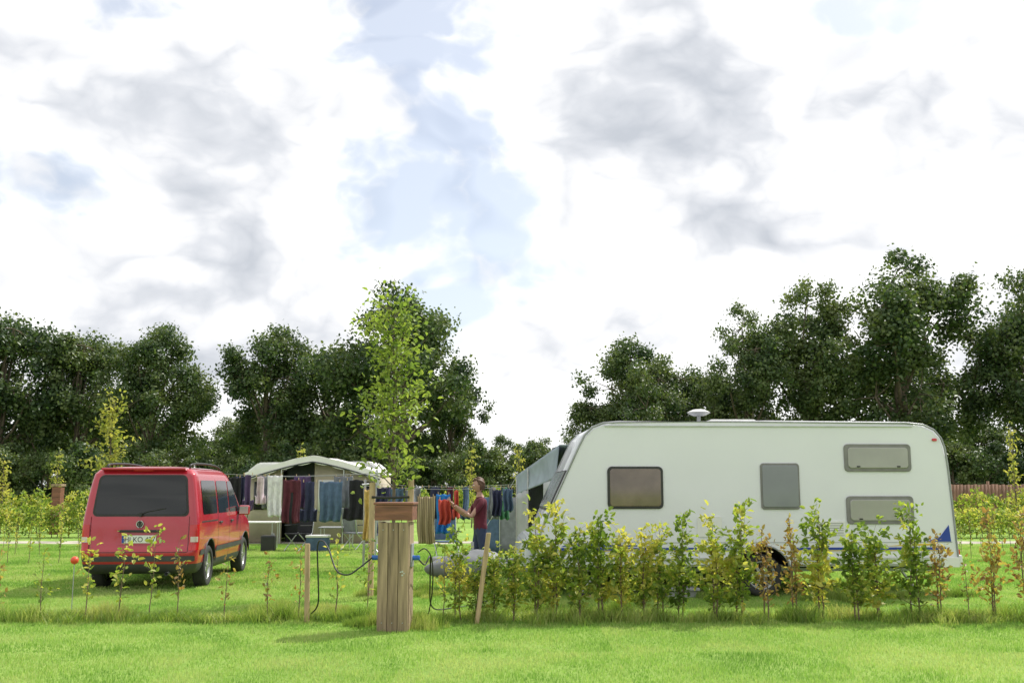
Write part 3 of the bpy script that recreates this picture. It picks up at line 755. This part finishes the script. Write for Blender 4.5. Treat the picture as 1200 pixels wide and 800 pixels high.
# ------------------------------------------------------------------ background awning tent + caravan
M_canvas=mat('white_canvas',(.72,.71,.67),.8,ns=3,na=.08,bump=.2,bs=5)
M_beige=mat('beige_canvas',(.40,.35,.27),.85,ns=3,na=.12,bump=.2,bs=5)
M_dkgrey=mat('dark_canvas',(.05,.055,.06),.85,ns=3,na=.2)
tn=empty('awning_tent',(-5.75,29.2,0))
def ridge(x): return 2.50-.50*(abs(x)/1.95)**1.25
V=[];F=[];nx=24;ny=8
for j in range(ny+1):
    for i in range(nx+1):
        x=-1.95+3.9*i/nx;V.append((x,-.25+3.0*j/ny,ridge(x)-.03*math.sin(math.pi*j/ny)+.006*math.sin(x*9)))
for j in range(ny):
    for i in range(nx):
        k=j*(nx+1)+i;F.append((k,k+1,k+nx+2,k+nx+1))
o=obj('roof',np_mesh('roof',V,F,[M_canvas],smooth=True),tn);o.modifiers.new('s','SOLIDIFY').thickness=.02
V=[];F=[]
for i in range(nx+1):
    x=-1.95+3.9*i/nx;z=ridge(x);sc=.20+.04*abs(math.sin(i*math.pi/3));V+=[(x,-.262,z-.005),(x,-.268,z-sc)]
for i in range(nx): F.append((2*i,2*i+2,2*i+3,2*i+1))
obj('valance',np_mesh('valance',V,F,[M_canvas],smooth=True),tn)
tube('roof_edge',[(x,-.275,ridge(x)-.19) for x in np.linspace(-1.95,1.95,25)],.02,M_dkgrey,tn)
def wall(nm,xa,xb,y,m,z0=.02,zt=None):
    V=[];F=[];n=10
    for i in range(n+1):
        x=xa+(xb-xa)*i/n;V+=[(x,y+.015*math.sin(x*8),z0),(x,y+.015*math.sin(x*8),(ridge(x)-.03) if zt is None else zt)]
    for i in range(n): F.append((2*i,2*i+2,2*i+3,2*i+1))
    o=obj(nm,np_mesh(nm,V,F,[m],smooth=True),tn);o.modifiers.new('s','SOLIDIFY').thickness=.012
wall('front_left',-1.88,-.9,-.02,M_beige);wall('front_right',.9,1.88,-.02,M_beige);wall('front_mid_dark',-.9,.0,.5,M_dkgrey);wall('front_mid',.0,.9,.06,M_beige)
wall('window_left',-1.72,-1.05,-.05,M_vglass,.95,1.75);wall('window_right',1.05,1.72,-.05,M_vglass,.95,1.75);wall('window_mid',.12,.78,.03,M_white,.9,1.8)
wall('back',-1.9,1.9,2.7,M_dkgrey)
for xx in (-1.9,1.9):
    V=[(xx,-.02,.02),(xx,2.7,.02),(xx,2.7,2.0),(xx,-.02,2.0)];obj('side_wall',np_mesh('side_wall',V,[(0,1,2,3)],[M_beige]),tn).modifiers.new('s','SOLIDIFY').thickness=.012
for xx in (-1.9,-.9,.9,1.9): tube('pole',[(xx,-.24,0),(xx,-.24,ridge(xx))],.016,M_alu,tn)
bc=empty('background_caravan',(-8.9,32.4,0))
bm=bmesh.new();pr=[(0,.45),(.15,1.3),(.35,2.1),(.7,2.38),(4.3,2.42),(4.6,2.2),(4.7,1.3),(4.65,.45)]
poly(bm,pr,0,2.2);bmesh.ops.bevel(bm,geom=bm.edges[:],offset=.05,segments=3,affect='EDGES');bm_obj('body',bm,M_white,bc)
rrect('window',(1.2,-.001,1.6),.8,.5,.06,.02,M_winframe,bc);rrect('window_b',(3.6,-.001,1.6),.8,.5,.06,.02,M_winframe,bc)
wheel('wheel',(2.3,.1,.31),.31,.19,bc,'Y',M_steel,6)
wheel('wheel',(2.3,2.1,.31),.31,.19,bc,'Y',M_steel,6)
tube('drawbar',[(.1,1.1,.45),(-1.2,1.1,.45)],.05,M_steel,bc)

# ------------------------------------------------------------------ laundry
def cloth(name,kind,x0,x1,zt,zb,y,m,parent,seed=0):
    rng=np.random.default_rng(seed);W_=x1-x0;H=zt-zb
    nu=18;nv=20;V=[];F=[]
    ph=rng.uniform(0,6,4)
    def inside(u,v):
        if kind=='shirt': return v>.72 or .2<u<.8
        if kind=='trousers': return v<.3 or u<.46 or u>.54
        return True
    for j in range(nv+1):
        v=j/nv
        for i in range(nu+1):
            u=i/nu
            sag=.02*math.sin(math.pi*u*2)**2
            x=x0+W_*(u if kind!='towel' else .5+(u-.5)*(1-.08*v))+.02*math.sin(7*v+ph[0])*v
            yy=y+(.02+.04*v)*math.sin(2*math.pi*u*(1.5+W_*3)+ph[1]+v*.8)+.015*math.sin(5*v+ph[2])
            z=zt-H*v-sag+ (.012*math.sin(9*u+ph[3]) if j==nv else 0)
            V.append((x,yy,z))
    for j in range(nv):
        for i in range(nu):
            if inside((i+.5)/nu,(j+.5)/nv):
                k=j*(nu+1)+i;F.append((k,k+1,k+nu+2,k+nu+1))
    o=obj(name,np_mesh(name,V,F,[m],smooth=True),parent);o.modifiers.new('s','SOLIDIFY').thickness=.006
    for u in (.12,.88): box('clothes_peg',(x0+W_*u,y,zt+.01),(.012,.02,.06),M_woodlight,parent,.002)
    return o
def cm(n,c): return mat('cloth_'+n,c,.9,ns=9,na=.2,bump=.3,bs=25)
C=dict(black=cm('black',(.014,.014,.018)),navy=cm('navy',(.025,.03,.07)),purple=cm('purple',(.08,.05,.12)),white=cm('white',(.68,.68,.69)),pink=cm('pink',(.55,.45,.49)),
 burg=cm('burgundy',(.09,.018,.03)),grey=cm('grey',(.20,.21,.23)),denim=cm('denim',(.08,.13,.21)),teal=cm('teal',(.05,.17,.22)),blue=cm('blue',(.02,.17,.50)),tan=cm('tan',(.40,.31,.16)),red=cm('red',(.45,.06,.04)),green=cm('green',(.06,.20,.10)),yellow=cm('yellow',(.58,.42,.14)),lblue=cm('light_blue',(.25,.38,.52)))
def stripes(n,c1,c2,sc):
    m,nt,b=nodes(n);tc=nt.nodes.new('ShaderNodeTexCoord');w=nt.nodes.new('ShaderNodeTexWave');w.inputs['Scale'].default_value=sc;w.bands_direction='X'
    nt.links.new(tc.outputs['Object'],w.inputs['Vector']);r=ramp2(nt,w.outputs[1],[(.45,c1),(.55,c2)]);nt.links.new(r.outputs[0],b.inputs['Base Color']);b.inputs['Roughness'].default_value=.9;return m
C['stripe']=stripes('cloth_striped',(.46,.38,.22),(.16,.12,.07),9)
cl=empty('clothesline')
Y1=23.5
tube('line',[(-7.2,Y1,1.92),(-5.2,Y1,1.85),(-3.2,Y1,1.92)],.005,M_grey,cl,5,6)
tube('line_b',[(-7.2,Y1+.5,1.92),(-5.2,Y1+.5,1.84),(-3.2,Y1+.5,1.92)],.005,M_grey,cl,5,6)
for xx in (-7.2,-3.2):
    tube('post',[(xx,Y1+.25,0),(xx,Y1+.25,2.0)],.03,M_steel,cl);tube('arm',[(xx,Y1-.15,1.93),(xx,Y1+.65,1.93)],.02,M_steel,cl)
it=[(-6.67,-6.32,1.70,.97,'black','towel'),(-6.30,-6.04,1.76,1.05,'purple','shirt'),(-6.01,-5.74,1.72,1.21,'pink','shirt'),(-5.72,-5.36,1.74,.93,'white','towel'),(-5.34,-4.94,1.64,.77,'burg','trousers'),(-4.92,-4.52,1.60,.81,'navy','shirt'),(-4.50,-3.96,1.60,.81,'denim','towel'),(-3.92,-3.35,1.64,.85,'black','shirt')]
for i,(a,b,t,bt,c,kd) in enumerate(it):
    cloth('laundry_'+c,kd,a,b,t+.13,bt,Y1,C[c],cl,i)
for i,(a,b,c) in enumerate(((-5.97,-5.6,'grey'),(-5.2,-4.8,'purple'),(-4.26,-3.8,'grey'),(-6.6,-6.37,'navy'))):
    cloth('laundry_back','towel',a,b,1.86,1.1,Y1+.5,C[c],cl,i+20)
cl2=empty('clothesline')
Y2=20.0
tube('line',[(-2.95,Y2,1.62),(-1.3,Y2,1.55),(.3,Y2,1.62)],.005,M_grey,cl2,5,6)
tube('line_b',[(-2.95,Y2+.8,1.66),(-1.3,Y2+.8,1.6),(.3,Y2+.8,1.66)],.005,M_grey,cl2,5,6)
for xx in (-2.98,.32): tube('post',[(xx,Y2+.4,0),(xx,Y2+.4,1.75)],.025,M_steel,cl2);tube('arm',[(xx,Y2-.1,1.64),(xx,Y2+.9,1.66)],.018,M_steel,cl2)
it=[(-2.93,-2.74,1.55,.56,'yellow','towel'),(-2.69,-2.44,1.59,1.25,'navy','towel'),(-2.42,-2.15,1.57,1.24,'denim','towel'),(-2.13,-1.93,1.55,1.10,'grey','towel'),(-1.88,-1.52,1.42,.50,'stripe','towel'),(-1.50,-1.22,1.46,.70,'blue','towel'),(-1.18,-1.03,1.54,1.0,'red','shirt'),(-.39,-.2,1.55,1.03,'navy','towel'),(-.18,.02,1.57,1.13,'denim','towel')]
for i,(a,b,t,bt,c,kd) in enumerate(it):
    cloth('laundry_'+c,kd,a,b,t,bt,Y2,C[c],cl2,i+40)
for i,(a,b,c) in enumerate(((-2.73,-2.38,'purple'),(-2.1,-1.82,'grey'),(-1.76,-1.41,'navy'),(-1.39,-1.16,'burg'),(-1.06,-.85,'denim'),(-.53,-.28,'grey'),(-.25,-.05,'green'))):
    cloth('laundry_back','shirt',a,b,1.6,.95,Y2+.8,C[c],cl2,i+60)
def table(x,y,w,d,h,m):
    e=empty('camping_table',(x,y,0));box('top',(0,0,h),(w,d,.03),m,e,.008)
    for sx in (-1,1):
        for sy in (-1,1): tube('leg',[(sx*w*.42,sy*d*.42,0),(sx*w*.42,sy*d*.42,h)],.014,M_alu,e)
def chair(x,y,rz_,m):
    e=empty('camping_chair',(x,y,0),rz_)
    box('seat',(0,0,.43),(.48,.46,.03),m,e,.01);box('backrest',(0,.25,.76),(.48,.03,.62),m,e,.012,(rad(-12),0,0))
    for s in (-1,1):
        tube('leg_a',[(s*.25,-.24,0),(s*.25,.24,.46),(s*.25,.32,1.06)],.013,M_alu,e);tube('leg_b',[(s*.25,.3,0),(s*.25,-.22,.44)],.013,M_alu,e);box('armrest',(s*.27,.0,.64),(.045,.42,.025),M_black,e,.01)
table(-6.6,26.2,1.1,.7,.7,M_white);table(-4.6,26.6,.9,.6,.55,M_grey)
chair(-7.3,26,.5,C['navy']);chair(-5.4,25.6,-.6,C['black']);chair(-4.0,26,2.5,C['grey']);chair(-1.4,22,.3,C['denim']);chair(-3.3,25,1,C['navy'])
cb=empty('cool_box',(-4.9,25.6,0));box('tub',(0,0,.17),(.55,.36,.34),C['denim'],cb,.03);box('lid',(0,0,.37),(.57,.38,.06),M_white,cb,.02)
wc=empty('water_canister',(-6.1,25.4,0));box('body',(0,0,.2),(.36,.2,.4),M_black,wc,.04);cyl('cap',(.1,0,.42),.04,.06,M_grey,wc)
wb=empty('laundry_basket',(-.9,18.3,0));
V=[];F=[]
for z,r in ((0,.2),(.28,.27)):
    for i in range(24):
        a=i*math.pi/12;V.append((r*1.3*math.cos(a),r*math.sin(a),z))
for i in range(24): F.append((i,(i+1)%24,24+(i+1)%24,24+i))
o=obj('tub',np_mesh('tub',V,F,[M_white]),wb);o.modifiers.new('s','SOLIDIFY').thickness=.01
box('clothes',(0,0,.2),(.36,.26,.12),C['red'],wb,.05,seg=4)
tb=empty('windbreak',(.2,24.5,0))
for i in range(3):
    quadgrid('panel_%d'%i,(-1.0+i*.5,0,.02),(-.5+i*.5,0,.02),(-.5+i*.5,0,1.35),(-1.0+i*.5,0,1.35),[C['denim'],C['grey'],C['teal'],C['blue']][i],tb,6,.03)
    tube('pole',[(-1.0+i*.5,0,0),(-1.0+i*.5,0,1.5)],.012,M_alu,tb)
ln=empty('garden_lantern',(-5.55,12.9,0))
tube('stick',[(0,0,0),(0,0,.66)],.006,M_steel,ln)
bm=bmesh.new();bmesh.ops.create_uvsphere(bm,u_segments=16,v_segments=10,radius=.05);bm_obj('lamp',bm,mat('orange_red',(.65,.08,.03),.4),ln,(0,0,.68),smooth=True)

# ------------------------------------------------------------------ woman
M_skin=mat('skin',(.42,.24,.18),.5,ns=6,na=.08);M_shirt=cm('burgundy_tshirt',(.10,.012,.025));M_jeans=cm('dark_jeans',(.035,.05,.10));M_hair=mat('brown_hair',(.09,.045,.025),.6,ns=30,na=.5,stretch=(1,1,.2));M_shoe=mat('shoe',(.05,.05,.05),.6);M_lip=mat('lips',(.38,.12,.11),.5);M_eye=mat('eye_dark',(.03,.02,.015),.2);M_eyew=mat('eye_white',(.7,.68,.65),.3)
def skin_obj(name,verts,edges,radii,root,mats,parent,levels=2):
    me=bpy.data.meshes.new(name);me.from_pydata(verts,edges,[]);o=obj(name,me,parent)
    for m in mats: me.materials.append(m)
    md=o.modifiers.new('skin','SKIN');md.use_smooth_shade=True
    sv=me.skin_vertices[0].data
    for i,r in enumerate(radii): sv[i].radius=r if isinstance(r,tuple) else (r,r)
    for i in range(len(verts)): sv[i].use_root=(i==root)
    ss=o.modifiers.new('sub','SUBSURF');ss.levels=levels;ss.render_levels=levels
    apply_mods(o);return o
woman=empty('woman',(-.52,16.6,0),rad(14))
v=[(0,0,.94),(0,0,1.06),(-.01,0,1.2),(-.005,0,1.33),(0,0,1.41),(-.015,0,1.47),(-.03,0,1.54)]
r=[(.13,.165),(.115,.14),(.12,.15),(.105,.15),(.07,.10),(.048,.048),(.047,.047)]
e=[(0,1),(1,2),(2,3),(3,4),(4,5),(5,6)]
def addc(base,pts,rs):
    p=base
    for q,rr_ in zip(pts,rs):
        v.append(q);r.append(rr_);e.append((p,len(v)-1));p=len(v)-1
    return p
for s in (-1,1):
    addc(3,[(.0,s*.145,1.37),(-.03,s*.185,1.32),(-.13,s*.205,1.20),(-.20,s*.20,1.12),(-.31,s*.17,1.20),(-.43,s*.13,1.29),(-.45,s*.125,1.305)],[.058,.052,.045,.037,.036,.024,.024])
    addc(0,[(0,s*.095,.86),(-.01-.03*s,s*.10,.66),(-.01-.05*s,s*.10,.49),(.0-.04*s,s*.10,.30),(.02-.04*s,s*.10,.10),(.02-.04*s,s*.10,.055),(-.07-.04*s,s*.11,.04),(-.16-.04*s,s*.12,.03)],[.092,.082,.06,.055,.038,.038,.038,.028])
bod=skin_obj('body',v,e,r,0,[M_shirt,M_jeans,M_skin,M_shoe],woman)
for p in bod.data.polygons:
    c=p.center
    if c.z<.085: k_=3
    elif c.z<.93: k_=1
    elif c.x<-.13 and abs(c.y)>.08: k_=2
    elif c.z>1.44 and abs(c.y)<.07: k_=2
    else: k_=0
    p.material_index=k_
for s in (-1,1):
    hx,hy,hz=-.45,s*.125,1.305
    d=Vector((-.75,-.25*s,.6)).normalized();sd=Vector((0,1,0));up=d.cross(sd).normalized()
    W0=Vector((hx,hy,hz))
    hv=[tuple(W0),tuple(W0+d*.04),tuple(W0+d*.075)];hr=[(.022,.022),(.034,.017),(.036,.015)];he=[(0,1),(1,2)]
    for fi,(o_,L) in enumerate(((-.027,.068),(-.009,.078),(.009,.072),(.026,.058))):
        b=W0+d*.075+sd*o_;p1=b+d*L*.4;p2=p1+(d*.7-up*.5*1).normalized()*L*.35;p3=p2+(d*.2-up*.9).normalized()*L*.3
        n0=len(hv);hv+= [tuple(b),tuple(p1),tuple(p2),tuple(p3)];hr+=[(.009,.009),(.0085,.0085),(.008,.008),(.007,.007)];he+=[(2,n0),(n0,n0+1),(n0+1,n0+2),(n0+2,n0+3)]
    b=W0+d*.025-sd*s*.03;n0=len(hv);hv+=[tuple(b),tuple(b+d*.03-sd*s*.018-up*.01),tuple(b+d*.055-sd*s*.018-up*.03)];hr+=[(.011,.011),(.0095,.0095),(.008,.008)];he+=[(0,n0),(n0,n0+1),(n0+1,n0+2)]
    skin_obj('hand',hv,he,hr,0,[M_skin],woman,1)
def head(parent):
    bm=bmesh.new();bmesh.ops.create_uvsphere(bm,u_segments=40,v_segments=28,radius=1)
    for v_ in bm.verts:
        x,y,z=v_.co
        X=x*.095;Yy=y*.075;Z=z*.115
        if z<0: Yy*=1-.28*(-z);X*=1-.12*(-z)
        if x<0:
            X*=.93
            X-=.020*math.exp(-((y/.16)**2+((z+.12)/.16)**2))
            X-=.008*math.exp(-((y/.12)**2+((z-.05)/.2)**2))
            for s in (-1,1): X+=.009*math.exp(-(((y-s*.38)/.2)**2+((z-.06)/.12)**2))
            X-=.006*math.exp(-((y/.3)**2+((z+.48)/.09)**2))
            X-=.009*math.exp(-((y/.3)**2+((z+.85)/.16)**2))
        v_.co=Vector((X,Yy,Z))
    o=bm_obj('head',bm,[M_skin],parent,(-.04,0,1.625),(0,rad(-6),0),True)
    for s in (-1,1):
        for nm,rr_,xo,m in (('eye_white',.0125,-.076,M_eyew),('iris',.006,-.0865,M_eye)):
            b=bmesh.new();bmesh.ops.create_uvsphere(b,u_segments=12,v_segments=8,radius=rr_);bm_obj(nm,b,m,o,(xo,s*.029,.008),smooth=True)
        tube('eyebrow',[(-.086,s*.018,.028),(-.085,s*.03,.032),(-.078,s*.043,.027)],.003,M_hair,o,5)
        b=bmesh.new();bmesh.ops.create_uvsphere(b,u_segments=12,v_segments=10,radius=1)
        for v_ in b.verts: v_.co=Vector((v_.co.x*.016,v_.co.y*.008,v_.co.z*.03))
        bm_obj('ear',b,M_skin,o,(.0,s*.074,-.005),(0,0,s*.3),True)
    tube('mouth',[(-.083,-.022,-.054),(-.092,0,-.056),(-.083,.022,-.054)],.004,M_lip,o,6,4)
    bm=bmesh.new();bmesh.ops.create_uvsphere(bm,u_segments=40,v_segments=28,radius=1)
    kill=[v_ for v_ in bm.verts if (v_.co.x<-.28 and v_.co.z<.5+.2*abs(v_.co.y)) or v_.co.z<-.75 or (v_.co.x<.1 and v_.co.z<-.1 and abs(v_.co.y)>.3)]
    bmesh.ops.delete(bm,geom=kill,context='VERTS')
    for v_ in bm.verts:
        x,y,z=v_.co;w_=1+.05*math.sin(9*y+4*z)+.04*math.sin(14*z+7*x)
        v_.co=Vector((x*.112*w_+.006,y*.09*w_,z*.128*w_+.006))
    h=bm_obj('hair',bm,M_hair,o,smooth=True);h.modifiers.new('s','SOLIDIFY').thickness=.012
head(woman)
cloth('held_garment','towel',-.70,-.50,1.40,1.0,.0,C['red'],woman,99)

# ------------------------------------------------------------------ world
AZ,EL=rad(50),rad(50)
w=bpy.data.worlds.new('World');scene.world=w;w.use_nodes=True;nt=w.node_tree;nt.nodes.clear()
N=nt.nodes.new;Lk=nt.links.new
out=N('ShaderNodeOutputWorld');sky=N('ShaderNodeTexSky');sky.sky_type='NISHITA';sky.sun_disc=False;sky.sun_elevation=EL;sky.sun_rotation=AZ;sky.dust_density=1.5;sky.altitude=50
b1=N('ShaderNodeBackground');b1.inputs[1].default_value=.15;Lk(sky.outputs[0],b1.inputs[0])
tc=N('ShaderNodeTexCoord')
def vm(op,a,b=None,s=None):
    n=N('ShaderNodeVectorMath');n.operation=op
    if isinstance(a,tuple): n.inputs[0].default_value=a
    else: Lk(a,n.inputs[0])
    if b is not None:
        if isinstance(b,tuple): n.inputs[1].default_value=b
        else: Lk(b,n.inputs[1])
    if s is not None: n.inputs[3].default_value=s
    return n.outputs[1] if op in('LENGTH','DISTANCE','DOT_PRODUCT') else n.outputs[0]
def mt(op,a,b=0.,c=0.,clamp=False):
    n=N('ShaderNodeMath');n.operation=op;n.use_clamp=clamp
    for i,q in enumerate((a,b,c)):
        if isinstance(q,(int,float)): n.inputs[i].default_value=q
        else: Lk(q,n.inputs[i])
    return n.outputs[0]
def smooth(v_,a,b,x=0.,y=1.):
    n=N('ShaderNodeMapRange');n.interpolation_type='SMOOTHSTEP';Lk(v_,n.inputs[0])
    n.inputs[1].default_value=a;n.inputs[2].default_value=b;n.inputs[3].default_value=x;n.inputs[4].default_value=y;return n.outputs[0]
def noise(vec,sc,det=8,ro=.55,dist=0):
    n=N('ShaderNodeTexNoise');n.inputs['Scale'].default_value=sc;n.inputs['Detail'].default_value=det;n.inputs['Roughness'].default_value=ro;n.inputs['Distortion'].default_value=dist;Lk(vec,n.inputs['Vector']);return n
dirv=tc.outputs['Generated']
st=vm('MULTIPLY',dirv,(1,1,1.5))
wn=noise(st,5,3,.55)
wv=vm('SUBTRACT',wn.outputs[1],(.5,.5,.5))
wd=vm('ADD',st,vm('SCALE',wv,s=.30))
st2=vm('ADD',st,vm('SCALE',wv,s=.10))
def dv(az,el):
    a,e2=rad(az),rad(el);return (math.cos(e2)*math.sin(a),math.cos(e2)*math.cos(a),math.sin(e2)*1.5)
def blob(az,el,r1,amp,flat=1.):
    d=vm('SUBTRACT',wd,dv(az,el))
    if flat!=1.: d=vm('MULTIPLY',d,(1,1,flat))
    return smooth(vm('LENGTH',d),r1,0.,0.,amp)
def bill(vec,sc,amp):
    n=noise(vec,sc,0,.5).outputs[0]
    return mt('MULTIPLY',mt('ABSOLUTE',mt('MULTIPLY_ADD',n,2.,-1.)),amp)
Bl=mt('ADD',bill(st2,7,1.0),bill(st2,15,.6))
B=mt('ADD',Bl,mt('ADD',bill(st2,31,.38),bill(st2,66,.2)))
so2=vm('ADD',st2,(math.cos(EL)*math.sin(AZ)*.022,math.cos(EL)*math.cos(AZ)*.022,math.sin(EL)*.033))
Bs=mt('ADD',bill(so2,7,1.0),bill(so2,15,.6))
relief=mt('SUBTRACT',Bs,Bl)
fine=noise(st2,14,6,.60).outputs[0]
n0=noise(st2,2.8,4,.55).outputs[0]
def addup(l):
    r_=l[0]
    for q in l[1:]: r_=mt('MAXIMUM',r_,q)
    return r_
greys=addup([blob(-20,21,.30,.85,.9),blob(-30,20,.24,.7),blob(10,21,.28,.95,.9),blob(14,13.5,.17,1.0,1.7),blob(2.5,10,.18,.7),blob(-16,13.5,.18,.85,1.5),blob(23,20,.2,.6),blob(-9,9,.2,.4),blob(60,30,.6,.6),blob(-70,30,.6,.7),blob(170,35,.9,.6)])
blues=addup([blob(-6,18,.27,1.),blob(-3,26,.25,.9),blob(-12,25,.2,.7),blob(0,14,.18,.8),blob(-26,15,.16,.7),blob(21,28,.2,.7),blob(-5,11,.15,.6),blob(-24,28,.14,.6)])
D=mt('ADD',mt('MULTIPLY_ADD',n0,1.2,-.60),mt('MULTIPLY',B,-.34))
D=mt('ADD',D,mt('SUBTRACT',mt('MULTIPLY',greys,.44),mt('MULTIPLY',blues,.46)))
D=mt('ADD',D,mt('MULTIPLY_ADD',fine,.42,-.21))
D=mt('ADD',D,.64)
cov=smooth(D,.14,.42,.42,1.)
g=mt('ADD',smooth(D,.50,1.10),mt('MULTIPLY',relief,.55),0,True)
cr=N('ShaderNodeValToRGB');Lk(g,cr.inputs[0]);el=cr.color_ramp.elements
el[0].position=0;el[0].color=(1.0,1.0,1.0,1);el[1].position=1;el[1].color=(.49,.52,.57,1)
e3=el.new(.12);e3.color=(.83,.835,.85,1);e4=el.new(.45);e4.color=(.66,.68,.72,1)
b2=N('ShaderNodeBackground');Lk(cr.outputs[0],b2.inputs[0]);b2.inputs[1].default_value=1.24
ms=N('ShaderNodeMixShader');Lk(cov,ms.inputs[0]);Lk(b1.outputs[0],ms.inputs[1]);Lk(b2.outputs[0],ms.inputs[2]);Lk(ms.outputs[0],out.inputs[0])
sl_=bpy.data.lights.new('sun','SUN');sl_.energy=5.0;sl_.angle=rad(.6);sl_.color=(1,.96,.9)
so=bpy.data.objects.new('sun',sl_);dvv=Vector((math.cos(EL)*math.sin(AZ),math.cos(EL)*math.cos(AZ),math.sin(EL)))
so.rotation_euler=dvv.to_track_quat('Z','Y').to_euler();so.location=(20,20,40);link(so)
cd=bpy.data.cameras.new('camera');cd.lens=35;cd.sensor_width=36;cd.clip_end=4000;cd.clip_start=.1
co=bpy.data.objects.new('camera',cd);co.location=(0,0,1.6);co.rotation_euler=(rad(98.3),0,0);link(co);scene.camera=co
scene.view_settings.view_transform='Standard';scene.view_settings.look='None';scene.view_settings.exposure=0;scene.view_settings.gamma=1
